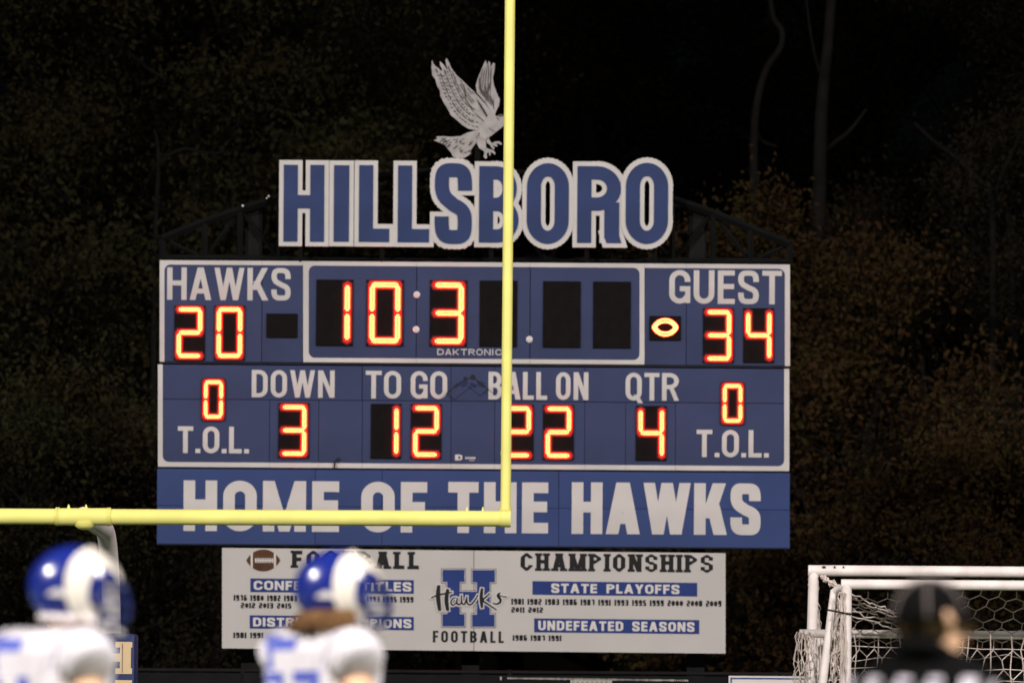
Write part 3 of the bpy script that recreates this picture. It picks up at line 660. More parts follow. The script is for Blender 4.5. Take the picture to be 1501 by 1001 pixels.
# ------------------------------------------------------------------ goal post
YG = 47.5
gc = W(123, 757, YG); gr = W(741, 760, YG)
gp = empty('goal_post', (gc.x, 51.0, 0), 'tall yellow football goal post with white gooseneck support', 'goal post')
hw = gr.x - gc.x; rz = .066; ZC = gc.z
dz = gr.z - gc.z
MB().tube([(gc.x - hw, YG, ZC - dz), (gr.x + .035, YG, ZC + dz)], rz, 32).build('crossbar', M['yellow'], gp, True)
lean = .0016
for sgn, zc in ((1, ZC + dz), (-1, ZC - dz)):
    bx = gc.x + sgn*hw
    MB().tube([(bx, YG, zc + rz*.6), (bx + lean*6.1, YG, zc + 6.1)], .043, 28).build('upright', M['yellow'], gp, True)
    MB().tube([(bx - .043, YG, zc), (bx + .043, YG, zc)], rz + .006, 28).build('elbow_sleeve', M['yellow'], gp, True)
    MB().tube([(bx, YG, zc + rz), (bx, YG, zc + rz + .025)], .049, 24).build('collar', M['yellow'], gp, True)
    for dx in (-.34, -.20) if sgn > 0 else (.20, .34):
        MB().tube([(bx + dx*.95 + .0, YG, zc + rz - .01), (bx + dx*.95, YG, zc + rz + .03)], [.012, .005], 8).build('bolt', M['yellow'], gp)
q = W(737, 664, YG); MB().tube([q, q + Vector((-.018, 0, .006))], .011, 8).build('bolt', M['yellow'], gp)
MB().tube([(W(81, 757, YG).x, YG, ZC - .003), (W(163, 757, YG).x, YG, ZC + .001)], rz + .007, 32).build('center_sleeve', M['yellow'], gp, True)
for x in (82, 85, 160, 157): 
    a = W(x, 757, YG).x; MB().tube([(a, YG, ZC), (a + .012, YG, ZC)], rz + .012, 28).build('sleeve_rim', M['yellow'], gp, True)
for x in (100.5, 126): a = W(x, 757, YG).x; MB().tube([(a, YG, ZC + rz), (a, YG, ZC + rz + .036)], [.016, .004], 8).build('bolt', M['yellow'], gp)
a = W(124, 757, YG).x; MB().tube([(a, YG, ZC - rz + .02), (a, YG, ZC - rz - .012), (a, YG, ZC - rz - .034), (a, YG, ZC - rz - .045)], [.085, .080, .055, .02], 20).build('saddle', M['yellow'], gp, True)
pts = [(gc.x, YG, ZC), (gc.x, YG + 1.2, ZC - .01)]
cy, cz, rr = 51.0 - 1.15, ZC - .02 - 1.15, 1.15
pts += [(gc.x, cy + rr*math.sin(R(t)), cz + rr*math.cos(R(t))) for t in range(0, 91, 6)] + [(gc.x, 51.0, 0)]
MB().tube(pts, .082, 28).build('gooseneck', M['galv'], gp, True)
# base pad
c = Vector((gc.x, 51.0, 0)); zt = W(190, 928, 50.8).z
pd = empty('post_pad', c, 'navy padded sleeve with cream panel round the goal post base', 'pad')
MB().box(c.x - .225, c.x + .225, c.y - .225, c.y - .085, .05, zt, .03).build('pad_front', M['pad'], pd, True)
MB().box(c.x - .225, c.x + .225, c.y + .085, c.y + .225, .05, zt, .03).build('pad_back', M['pad'], pd, True)
for sgn in (-1, 1): MB().box(c.x + sgn*.155 - .07, c.x + sgn*.155 + .07, c.y - .09, c.y + .09, .06, zt - .005, .01).build('pad_side', M['pad'], pd, True)
yy = c.y - .229
for z0, ch in ((zt - .36, 'H'), (zt - .70, 'H')):
    P = [[(c.x - .19 + a*.27, z0 + b*.28) for a, b in p] for p in glyph('H', 1.4, .36, .26)] + [rect(c.x - .20, z0 - .0, c.x - .05, z0 + .05), rect(c.x + .05, z0, c.x + .20, z0 + .05), rect(c.x - .2, z0 + .235, c.x - .05, z0 + .285), rect(c.x + .05, z0 + .235, c.x + .2, z0 + .285)]
    plate('pad_print', P, yy, .003, M['pad_cream'], pd)
MB().box(c.x + .11, c.x + .114, yy - .004, yy - .001, zt - .35, zt - .09).build('pad_print', M['pad'], pd)

# ------------------------------------------------------------------ soccer goals and nets
def hexnet(fn, nu, nv, r, jit=.0, seed=1):
    """honeycomb net; fn(u, v) -> point, u, v in cells"""
    rr_ = random.Random(seed); m = MB(); pt = {}
    def node(i, j, k):
        key = (i, j, k)
        if key not in pt:
            u = i + (.5 if j % 2 else 0); v = j * .75 + (.0 if k == 0 else .42)      # k=0 upper node, k=1 lower node
            pt[key] = Vector(fn(min(max(u, 0), nu), min(v, nv*.75))) + Vector((rr_.gauss(0, jit), rr_.gauss(0, jit), rr_.gauss(0, jit)))
        return pt[key]
    def st(a, b):
        if (a-b).length > 1e-4: m.tube([a, b], r, 3, caps=False)
    for j in range(nv):
        for i in range(nu):
            st(node(i, j, 0), node(i, j, 1))            # upright cord
            b = node(i, j, 1)                           # its lower end splits to the next row
            if j + 1 < nv:
                if j % 2: st(b, node(i, j+1, 0)); st(b, node(i+1, j+1, 0)) if i + 1 < nu else None
                else: st(b, node(i, j+1, 0)); st(b, node(i-1, j+1, 0)) if i > 0 else None
    return m
def strands(lst, r, jit=.004, seed=1, n=10):
    m = MB(); rr_ = random.Random(seed)
    for a, b in lst:
        a = Vector(a); b = Vector(b); pts = [a.lerp(b, i/n) + Vector((rr_.gauss(0, jit), rr_.gauss(0, jit), rr_.gauss(0, jit))) for i in range(n+1)]
        m.tube(pts, r, 4, caps=False)
    return m
sg_ = 5.6
# goal A: tallest, at the back
YA = 48.9; tA = W(1193, 836, YA); sA = YA/F
ga = empty('soccer_goal', (tA.x, YA, 0), 'tallest white soccer goal frame, its top bar highest at right', 'soccer goal')
rA = 8.2*sA
MB().tube([(tA.x - rA, YA, tA.z), (tA.x + sg_, YA, tA.z)], rA, 24).build('crossbar', M['goalwhite'], ga, True)
bA = W(1188, 960, YA).x - tA.x
MB().tube([(tA.x, YA, tA.z + .0), (tA.x + bA*2.6, YA, 0)], 7.6*sA, 24).build('post', M['goalwhite'], ga, True)
MB().tube([(tA.x + sg_, YA, tA.z + rA), (tA.x + sg_, YA, 0)], 7.6*sA, 24).build('post', M['goalwhite'], ga, True)
for x in (1206, 1208.5, 1223, 1236):
    k = W(x, 829, YA); MB().box(k.x - .006, k.x + .006, YA - rA - .004, YA - rA*.6, tA.z + rA*.45, tA.z + rA*.80).build('clip', M['strap'], ga)
ZB_ = W(1193, 925, YA + 1.0).z
n_ = hexnet(lambda u, v: (tA.x + .02 + v*.012, YA + .1 + u*.09, tA.z - .05 - v*.13), 12, 26, .0055, .012, 3).build('net', M['net'], ga); tag(n_, kind='stuff')
n_ = strands([(W(1203 + i*.8, 843 + i*1.5, YA - .05), W(1243 + i, 868 + i*1.2, YA - .2)) for i in range(6)], .009, .012, 4).build('net_rope', M['net'], ga); tag(n_, kind='stuff')
# goal B: middle, front-most
YC = 47.4; tB = W(1241, 856, YC); sB = YC/F
gb = empty('soccer_goal', (tB.x, YC, 0), 'front white soccer goal nested just below the tallest crossbar, leaning brace strapped to its post', 'soccer goal')
MB().tube([(tB.x - 8*sB, YC, tB.z), (tB.x + sg_, YC, tB.z)], 7.4*sB, 24).build('crossbar', M['goalwhite'], gb, True)
MB().tube([(tB.x, YC, tB.z - .01), (tB.x - .01, YC, 0)], 7.6*sB, 24).build('post', M['goalwhite'], gb, True)
MB().tube([(tB.x + sg_, YC, tB.z + 7*sB), (tB.x + sg_, YC, 0)], 7.6*sB, 24).build('post', M['goalwhite'], gb, True)
k1 = W(1223, 866, YC + .10); k2 = W(1206, 1001, YC + .10); dd = (k2 - k1); k3 = k1 + dd * (k1.z / -dd.z)
MB().tube([W(1240, 864, YC + .10), W(1230, 861, YC + .10), k1, k1 + dd*.3, k3], [5.2*sB, 5.6*sB, 6.0*sB, 6.2*sB, 6.2*sB], 18).build('brace', M['goalwhite'], gb, True)
MB().tube([W(1213, 893.5, YC - .02), W(1222, 895, YC - .06), W(1236, 898, YC - .06), W(1249, 899.5, YC - .04)], .009, 6).build('strap', M['strap'], gb)
# net: hangs back from the bar, then down
SEQ = lambda v: ((YC + .08 + v*.22, tB.z - .05 - v*.112))
n_ = hexnet(lambda u, v: (tB.x + .02 + u*.158 + .02*math.sin(v*.9 + u*.4), SEQ(v)[0], SEQ(v)[1] - .012*math.sin(u*.7)), 35, 6, .0052, .005, 5).build('net', M['net'], gb); tag(n_, kind='stuff')
n_ = strands([(W(1232 + i*1.4, 868, YC - .05), W(1233 + i*1.3, 1040, YC - .06)) for i in range(6)], .0048, .006, 6, 16).build('net_rope', M['net'], gb); tag(n_, kind='stuff')
n_ = strands([(W(1249, 871 + i*6.5, YC + .3), W(1330 + i*12, 905 + i*7, YC + .9)) for i in range(6)], .006, .009, 7, 16).build('net_rope', M['net'], gb); tag(n_, kind='stuff')
n_ = hexnet(lambda u, v: (tB.x - .03 - v*.008, YC + .1 + u*.10, tB.z - .05 - v*.14), 10, 22, .005, .014, 8).build('net', M['net'], gb); tag(n_, kind='stuff')
# goal C: lower, between them
YD = 48.2; tC = W(1186, 929, YD); sD = YD/F
gd = empty('soccer_goal', (tC.x, YD, 0), 'lowest white soccer goal with net bunched over its left corner', 'soccer goal')
MB().tube([(W(1172, 930, YD).x, YD, tC.z + .005), (tC.x + sg_, YD, tC.z)], 6.2*sD, 22).build('crossbar', M['goalwhite'], gd, True)
for x in (1188, 1203): 
    k = W(x, 932, YD + .02*(x-1188)); MB().tube([(k.x, k.y, k.z - .0), (W(x - 1, 1001, k.y).x - .01, k.y, 0)], (6.0 if x < 1200 else 5.2)*sD, 20).build('post', M['goalwhite'], gd, True)
MB().tube([(tC.x + sg_, YD, tC.z), (tC.x + sg_, YD, 0)], 6*sD, 20).build('post', M['goalwhite'], gd, True)
n_ = hexnet(lambda u, v: (tC.x + u*.145 + .03*math.sin(v*.5 + u), YD + .08 + v*.07, tC.z - .02 - v*.24), 38, 12, .0050, .007, 9).build('net', M['net'], gd); tag(n_, kind='stuff')
n_ = strands([((tC.x + .1 + i*.158 + .03*math.sin(i*2.1), YD - .07, tC.z + .01), (tC.x + .07 + i*.158, YD - .02, .02)) for i in range(35)], .0046, .012, 10, 14).build('net_cord', M['net'], gd); tag(n_, kind='stuff')
n_ = strands([((tC.x + .3, YD + 2.2, tC.z - .06 - i*.10), (tC.x + sg_, YD + 2.4, tC.z - .12 - i*.10)) for i in range(12)], .0042, .014, 12, 24).build('net_cord', M['net'], gd); tag(n_, kind='stuff')
sd = []
for i in range(9):
    x = 1166 + i*2.6; sd.append((W(x + 3, 924 + (i % 3)*2, YD - .06), W(1158 + i*4.2, 1060, YD + .1*(i % 3))))
n_ = strands(sd, .0042, .009, 13, 14).build('net_cord', M['net'], gd); tag(n_, kind='stuff')
n_ = hexnet(lambda u, v: (W(1169 + u*8 - v*1.6, 925, YD).x + .01*math.sin(v*3), YD - .05 + .10*math.sin(u*1.4 + v), tC.z + .02 - v*.12), 4, 22, .0045, .008, 14).build('net', M['net'], gd); tag(n_, kind='stuff')

# ------------------------------------------------------------------ fence with dark windscreen, signs on it
YF = 64.0; zf = W(750, 985, YF).z
fe = empty('windscreen_fence', (0, YF, 0), 'low chain fence covered in black windscreen cloth beneath the scoreboard', 'fence')
MB().tube([(-16, YF, zf), (16, YF, zf)], .022, 12).build('top_rail', M['steel'], fe, True)
for i in range(11):
    x = -15 + i*3; MB().tube([(x, YF, 0), (x, YF, zf + .03)], .03, 12).build('fence_post', M['steel'], fe, True)
    if i < 10: MB().box(x + .01, x + 2.99, YF - .04, YF - .034, .03, zf - .03).build('windscreen', M['screen'], fe)
tb = []
m = MB()
for i in range(76):
    k = W(745 + i*3.5, 993.5 + i*.045, YF - .05); r_ = random.uniform(.006, .010); m.box(k.x - r_, k.x + r_, YF - .055, YF - .045, k.z - r_*1.2, k.z + r_*1.2)
m.add([tuple(W(*q, YF - .056)) for q in ((733, 996), (735.5, 996), (735.5, 991), (733, 991))], [(0, 1, 2, 3)])
tag(m.build('cable_tie', M['tie'], fe), kind='stuff')
s1 = empty('fence_sign', (W(866, 996, YF - .07).x, YF - .07, W(866, 1030, YF).z), 'low pale grey sign top edge on the black fence under the championship banner', 'sign')
a_, b_, c_, d_ = prect(836, 996.5, 897, 1030, YF - .07); MB().box(a_, b_, YF - .09, YF - .07, c_, d_).build('sign_board', M['tie'], s1)
m = MB()
for i in range(8): k = W(840 + i*7, 1000, YF - .09); m.box(k.x - .004, k.x + .004, YF - .094, YF - .0905, k.z - .02, k.z + .015)
m.build('sign_edge', M['print_black'], s1)
s2 = empty('fence_sign', (W(1120, 1001, YF - .07).x, YF - .07, W(1120, 1040, YF).z), 'white sign with dark blue border on the fence left of the soccer goals', 'sign')
a_, b_, c_, d_ = prect(1068, 990.5, 1190, 1050, YF - .07); MB().box(a_, b_, YF - .09, YF - .07, c_, d_).build('sign_board', M['sign_white'], s2)
e_ = .02; t_ = .016; fr = [rect(a_+e_, d_-e_-t_, b_-e_, d_-e_), rect(a_+e_, c_+e_, b_-e_, c_+e_+t_), rect(a_+e_, c_+e_, a_+e_+t_, d_-e_), rect(b_-e_-t_, c_+e_, b_-e_, d_-e_)]
plate('sign_border', fr, YF - .094, .003, M['print_blue'], s2)

# ------------------------------------------------------------------ people
def skin_mesh(nodes, edges, root, sub=2):
    names = list(nodes); me = bpy.data.meshes.new('s'); me.from_pydata([nodes[n][0] for n in names], [(names.index(a), names.index(b)) for a, b in edges], [])
    o = bpy.data.objects.new('s', me); COL.objects.link(o); o.modifiers.new('k', 'SKIN').use_smooth_shade = True
    sv = me.skin_vertices[0].data
    for i, n in enumerate(names):
        r_ = nodes[n][1]; sv[i].radius = r_ if isinstance(r_, tuple) else (r_, r_); sv[i].use_root = (n == root)
    s_ = o.modifiers.new('u', 'SUBSURF'); s_.levels = sub; s_.render_levels = sub
    dg = bpy.context.evaluated_depsgraph_get(); out = bpy.data.meshes.new_from_object(o.evaluated_get(dg)); bpy.data.objects.remove(o); return out
def body_nodes(pose):
    N = {}; E = []
    def a(n, p, r_, frm=None):
        N[n] = (Vector(p), r_)
        if frm: E.append((frm, n))
    a('pelvis', (0, 0, .95), .14); a('waist', (0, .0, 1.10), (.115, .10), 'pelvis'); a('chest', (0, 0, 1.28), (.13, .105), 'waist'); a('collar', (0, .0, 1.42), (.075, .06), 'chest')
    hd = pose.get('head', (0, .03)); a('neck', (hd[0]*.5, hd[1]*.5, 1.525), .056, 'collar'); a('jaw', (hd[0]*.95, hd[1]*1.1, 1.592), (.070, .078), 'neck'); a('brow', (hd[0], hd[1], 1.68), (.078, .094), 'jaw'); a('crown', (hd[0], hd[1], 1.735), (.06, .07), 'brow')
    for sx, sd_ in ((-1, 'l'), (1, 'r')):
        arm = pose['arm_' + sd_]
        a('sh'+sd_, (sx*.175, 0, 1.41), .056, 'collar'); a('ua'+sd_, Vector((sx*.175, 0, 1.425)).lerp(Vector(arm[0]), .5), .055, 'sh'+sd_)
        a('el'+sd_, arm[0], .044, 'ua'+sd_); a('fa'+sd_, Vector(arm[0]).lerp(Vector(arm[1]), .35), .045, 'el'+sd_); a('wr'+sd_, arm[1], .028, 'fa'+sd_)
        d = (Vector(arm[1]) - Vector(arm[0])).normalized(); side = d.cross(Vector((0, 1, 0) if abs(d.y) < .8 else (0, 0, 1))).normalized(); nrm = side.cross(d).normalized()
        pm = Vector(arm[1]) + d*.06; a('pa'+sd_, pm, (.034, .02), 'wr'+sd_)
        for i, (o_, L) in enumerate(((-.030, .068), (-.010, .078), (.010, .073), (.029, .057))):
            b0 = pm + side*o_ + d*.03
            a('f%d0%s' % (i, sd_), b0, .0095, 'pa'+sd_); a('f%d1%s' % (i, sd_), b0 + d*L*.5 + nrm*.008, .0085, 'f%d0%s' % (i, sd_)); a('f%d2%s' % (i, sd_), b0 + d*L*.85 + nrm*.03, .007, 'f%d1%s' % (i, sd_))
        a('t0'+sd_, pm - side*.036 - d*.02, .011, 'pa'+sd_); a('t1'+sd_, pm - side*.055 + d*.015 + nrm*.012, .009, 't0'+sd_)
        lg = pose['leg_' + sd_]
        a('hp'+sd_, (sx*.095, 0, .88), .098, 'pelvis'); a('kn'+sd_, lg[0], .06, 'hp'+sd_); a('cf'+sd_, Vector(lg[0]).lerp(Vector(lg[1]), .3), .056, 'kn'+sd_); a('an'+sd_, lg[1], .038, 'cf'+sd_)
        a('to'+sd_, Vector(lg[1]) + Vector((sx*.02, .17, -.055)), .034, 'an'+sd_)
    return N, E
def sub_nodes(N, E, keep, grow):
    return {n: (N[n][0], tuple(c*grow.get(n, 1.12) for c in (N[n][1] if isinstance(N[n][1], tuple) else (N[n][1],)*2))) for n in keep}, [e for e in E if e[0] in keep and e[1] in keep]
def local(name, me, m, parent, smooth=True, loc=(0, 0, 0), rot=None):
    if smooth: me.shade_smooth()
    for mm in (m if isinstance(m, list) else [m]): me.materials.append(mm)
    o = bpy.data.objects.new(name, me); COL.objects.link(o); o.parent = parent; o.location = loc
    if rot is not None: o.rotation_euler = rot
    return o
def mbm(mb): me = bpy.data.meshes.new('m'); me.from_pydata(mb.v, [], mb.f); me.update(); return me
def project(polys, me, origin_y, dirv, off, step=.012):
    """flat print laid on cloth: polygons (x, z) split into small cells and dropped on the surface along dirv"""
    bvh = BVHTree.FromPolygons([v.co for v in me.vertices], [p.vertices for p in me.polygons]); m = MB()
    d = Vector(dirv).normalized()
    for x0, z0, x1, z1 in polys:
        nx = max(1, round(abs(x1-x0)/step)); nz = max(1, round(abs(z1-z0)/step)); g = {}
        for i in range(nx+1):
            for j in range(nz+1):
                if abs(d.z) > .8: o_ = Vector((x0 + (x1-x0)*i/nx, z0 + (z1-z0)*j/nz, 3))
                else: o_ = Vector((x0 + (x1-x0)*i/nx, origin_y, z0 + (z1-z0)*j/nz))
                h = bvh.ray_cast(o_, d)
                if h[0] is not None: g[i, j] = h[0] + h[1]*off
        for i in range(nx):
            for j in range(nz):
                q = [(i, j), (i+1, j), (i+1, j+1), (i, j+1)]
                if all(k in g for k in q): m.add([g[k] for k in q], [(0, 1, 2, 3)])
    return m
HL, HH, HWd = .150, .132, .118            # helmet half length, height, width
def hsurf(u, v, side, off=0.0):
    r2 = u*u + v*v
    if r2 > .97: k = math.sqrt(.97/r2); u, v = u*k, v*k; r2 = .97
    wz = (1 - r2) ** .44
    p = Vector((side*HWd*wz, u*HL, v*HH)); n = Vector((p.x/HWd**2, p.y/HL**2, p.z/HH**2)).normalized(); return p + n*off
def helmet(parent, loc, rot):
    bm = bmesh.new(); bmesh.ops.create_uvsphere(bm, u_segments=64, v_segments=40, radius=1)
    for v in bm.verts:
        c = v.co; c.x, c.y, c.z = c.x, c.y, c.z
    kill = [f for f in bm.faces if (lambda c: (c.y > .52 and c.z < .18 and not (c.y < .62 and c.z < -.25 and abs(c.x) > .5)) or c.z < -.80)(f.calc_center_median())]
    bmesh.ops.delete(bm, geom=kill, context='FACES')
    for v in bm.verts:
        x, y, z = v.co; r2 = y*y + z*z; wz = max(0, 1 - min(1, r2))**.44
        v.co = Vector((math.copysign(HWd*wz, x) if abs(x) > 1e-4 else 0, y*HL, z*HH))
    bm.normal_update(); me = bpy.data.meshes.new('shell'); bm.to_mesh(me); bm.free()
    h = local('helmet', me, [M['shell'], M['strap']], parent, loc=loc, rot=rot); so = h.modifiers.new('t', 'SOLIDIFY'); so.thickness = .006; so.offset = -1; so.material_offset = 1
    for side in (1, -1):
        path = smooth([(.96, .22), (.86, .46), (.66, .66), (.40, .70), (.14, .52), (.03, .20), (.02, -.15), (.12, -.48), (.36, -.68), (.60, -.60), (.74, -.34)], 8); n = len(path)
        m = MB()
        for i, (u, v) in enumerate(path):
            a = path[max(0, i-1)]; b = path[min(n-1, i+1)]; du, dv = b[0]-a[0], b[1]-a[1]; L = math.hypot(du, dv); nu, nv = -dv/L, du/L
            t = i/(n-1); wd = (.10 + .48*min(1, t/.28)) if t < .28 else (.58 - .26*((t-.28)/.72)**1.2)
            for k in range(7): q = (k/6 - .5)*wd; m.v.append(tuple(hsurf(u + nu*q, v + nv*q, side, .0045)))
        for i in range(n-1):
            for k in range(6): a = i*7 + k; m.f.append((a, a+1, a+8, a+7))
        local('horn_stripe', mbm(m), M['horn'], h)
        m = MB()                                    # small pale panel and lower rim padding
        for i in range(9):
            for k in range(4): m.v.append(tuple(hsurf(-.58 + .42*i/8, -.30 + .17*k/3*math.sin(math.pi*(i+.8)/9.6)+.02, side, .004)))
        for i in range(8):
            for k in range(3): a = i*4 + k; m.f.append((a, a+1, a+5, a+4))
        local('ear_vent', mbm(m), M['padwhite'], h)
        m = MB(); m.tube([(side*HWd*.86, .03, -HH*.72), (side*HWd*.72, .10, -HH*.92), (side*HWd*.3, .15, -HH*1.02), (0, .16, -HH*1.02)], .011, 8); local('chin_strap', mbm(m), M['padwhite'], h)
    m = MB(); m.tube([Vector((HWd*.74*math.sin(A), -HL*.66*math.cos(A), -HH*.80)) for A in [R(t) for t in range(-100, 101, 10)]], .012, 10); local('rim_padding', mbm(m), M['padwhite'], h)
    fm = MB()
    for z, rr_, ym in ((-.005, .110, .165), (-.045, .108, .180), (-.085, .102, .180), (-.118, .090, .165)):
        fm.tube([(rr_*math.sin(R(t)), .075 + (ym-.075)*math.cos(R(t))**.6 if abs(t) < 90 else .075, z*1.0) for t in range(-88, 89, 11)], .0062, 8)
    for x in (-.035, .035): fm.tube([(x, .118, .045), (x, .158, .01), (x, .176, -.045), (x, .176, -.085), (x*.9, .162, -.118)], .0062, 8)
    for sx in (-1, 1): fm.tube([(sx*.108, .08, .0), (sx*.108, .082, -.05), (sx*.10, .086, -.118)], .0062, 8)
    local('facemask', mbm(fm), M['mask'], h)
    return h
def face(parent, hd, yaw, m):
    c = Vector((hd[0], hd[1], 1.66)); Rz = Matrix.Rotation(yaw, 4, 'Z')
    def put(name, mb, mm): me = mbm(mb); me.transform(Matrix.Translation(c) @ Rz); return local(name, me, mm, parent)
    for sx in (-1, 1):
        e = MB(); e.tube([(sx*.078, -.012, -.012), (sx*.090, -.015, .0), (sx*.098, -.022, .014), (sx*.094, -.030, .030), (sx*.082, -.022, .034)], [.012, .015, .016, .013, .008], 8)
        e.tube([(sx*.076, -.008, -.030), (sx*.086, -.012, -.018)], [.008, .010], 8); put('ear', e, m)
        y = MB(); y.tube([(sx*.031, .076, .012), (sx*.031, .094, .012)], [.013, .008], 10); put('eye', y, M['refwhite'])
        y = MB(); y.tube([(sx*.05, .088, .032), (sx*.02, .096, .034)], .005, 6); put('eyebrow', y, M['hair'])
    n = MB(); n.tube([(0, .088, .020), (0, .106, -.002), (0, .112, -.016), (0, .092, -.024)], [.008, .011, .014, .008], 8); put('nose', n, m)
    l = MB(); l.tube([(-.022, .086, -.048), (0, .094, -.047), (.022, .086, -.048)], .006, 8); put('mouth', l, M['skin_b'])
PO = dict(arm_l=((-.30, .02, 1.17), (-.24, .20, 1.02)), arm_r=((.30, -.03, 1.17), (.27, .16, 1.0)), leg_l=((-.13, .10, .50), (-.14, -.02, .10)), leg_r=((.14, .06, .50), (.17, -.08, .10)), head=(.0, .03))
def player(px, py, Y, bodyyaw, headyaw, headtilt, label, nums, hair, hoff):
    """(px, py): helmet centre in the photo"""
    c = W(px, py, Y); hz = c.z
    t = empty('person', (c.x - hoff[0], Y - hoff[1], 0), label, 'person')
    scale = (hz) / (1.700); t.rotation_euler = (0, 0, bodyyaw); t.scale = (1.0, 1.0, scale)
    t.scale = (scale,)*3
    hl = Matrix.Rotation(-bodyyaw, 3, 'Z') @ Vector((hoff[0], hoff[1], 0)) / scale
    N, E = body_nodes(dict(PO, head=(hl.x, hl.y)))
    bd = local('body', skin_mesh(N, E, 'pelvis'), M['skin'], t)
    keep = ['pelvis', 'waist', 'chest', 'collar', 'shl', 'ual', 'shr', 'uar']
    Nj, Ej = sub_nodes(N, E, keep, {})
    Nj['pelvis'] = (Vector((0, 0, .98)), (.16, .13)); Nj['waist'] = (Vector((0, 0, 1.12)), (.165, .135)); Nj['chest'] = (Vector((0, -.01, 1.32)), (.19, .155)); Nj['collar'] = (Vector((0, -.015, 1.475)), (.135, .125))
    for sx, s_ in ((-1, 'l'), (1, 'r')):
        Nj['sh'+s_] = (Vector((sx*.170, -.005, 1.472)), (.120, .112)); e = Vector(PO['arm_'+s_][0]); Nj['ua'+s_] = (Vector((sx*.232, -.02, 1.462)), (.092, .090))
        Nj['cu'+s_] = (Vector((sx*.256, -.03, 1.438)), (.076, .076)); Ej.append(('ua'+s_, 'cu'+s_))
    jm = skin_mesh(Nj, Ej, 'chest'); j = local('jersey', jm, M['jersey'], t)
    for q in nums: local('back_number', mbm(project(q, jm, -1, (0, 1, 0), .004)), M['jersey_blue'], j)
    for q in ((-.20, -.12, -.03, -.075),): local('shoulder_stripe', mbm(project([q], jm, 0, (0, 0, -1), .004)), M['jersey_blue'], j)
    # seam band round the right sleeve
    bvh = BVHTree.FromPolygons([v.co for v in jm.vertices], [p.vertices for p in jm.polygons])
    for sx in (-1, 1):
        m = MB(); g = []
        for A in range(0, 360, 12):
            row = []
            for q in (0, .012):
                o_ = Vector((sx*(.150 + q) , .4*math.sin(R(A)), 1.40 + .4*math.cos(R(A)))); tgt = Vector((sx*(.150 + q), 0, 1.38)); h = bvh.ray_cast(o_, (tgt - o_).normalized())
                row.append(h[0] + h[1]*.004 if h[0] is not None else None)
            g.append(row)
        for a, b in zip(g, g[1:] + g[:1]):
            if all(k is not None for k in a + b) and min(q.z for q in a + b) > 1.40: m.add([a[0], a[1], b[1], b[0]], [(0, 1, 2, 3)])
        if m.v: local('sleeve_seam', mbm(m), M['jersey_grey'], j)
    keepp = ['pelvis', 'hpl', 'knl', 'hpr', 'knr']; Np, Ep = sub_nodes(N, E, keepp, {'knl': 1.3, 'knr': 1.3}); local('pants', skin_mesh(Np, Ep, 'pelvis'), M['pants'], t)
    for s_ in 'lr':
        a = Vector(PO['leg_'+s_][1]); m = MB(); m.tube([a + Vector((0, -.06, -.05)), a + Vector((0, 0, -.045)), a + Vector((0, .09, -.06)), a + Vector((0, .19, -.068))], [.034, .046, .046, .028], 12); local('shoe', mbm(m), M['shoe'], t)
    hl = Matrix.Rotation(-bodyyaw, 3, 'Z') @ Vector((hoff[0], hoff[1], 0)) / scale
    hy = headyaw - bodyyaw
    helmet(t, (hl.x, hl.y, 1.700), (headtilt, 0, hy))
    f_ = MB(); f_.tube([(hl.x, hl.y, 1.55), (hl.x, hl.y, 1.62)], [.062, .08], 16)
    if hair:
        b = MB(); rh = random.Random(5)
        back = Matrix.Rotation(hy, 3, 'Z') @ Vector((0, -1, 0)); sd2 = Matrix.Rotation(hy, 3, 'Z') @ Vector((1, 0, 0))
        for i in range(60):
            A = R(-105 + 210*i/59); d = back*math.cos(A) + sd2*math.sin(A); p0 = Vector((hl.x, hl.y, 1.625)) + back*math.cos(A)*.095 + sd2*math.sin(A)*.085
            b.tube([p0, p0 + d*(.022 + rh.uniform(-.01, .02)) + Vector((0, 0, -.025)), p0 + d*(.035 + rh.uniform(-.02, .03)) + back*.02 + Vector((0, 0, -.05 - rh.uniform(0, .03)))], [.017, .015, .006], 6)
        local('hair', mbm(b), M['hair'], t)
    return t
player(110, 859, 18.2, R(-45), R(-84), R(-4), 'football player at far left in blue horned helmet and white jersey, back turned', [[(-.12, 1.16, -.075, 1.41)], [(.02, 1.16, .065, 1.41)]], False, (.075, .02))
player(496, 862, 19.6, R(-50), R(-80), R(-2), 'football player with long brown hair below blue horned helmet, before the banner', [[(-.15, 1.38, -.02, 1.415), (-.05, 1.16, -.02, 1.38)], [(.03, 1.38, .14, 1.42), (.10, 1.28, .14, 1.38), (.03, 1.25, .14, 1.28), (.03, 1.16, .065, 1.25)]], True, (.05, .01))

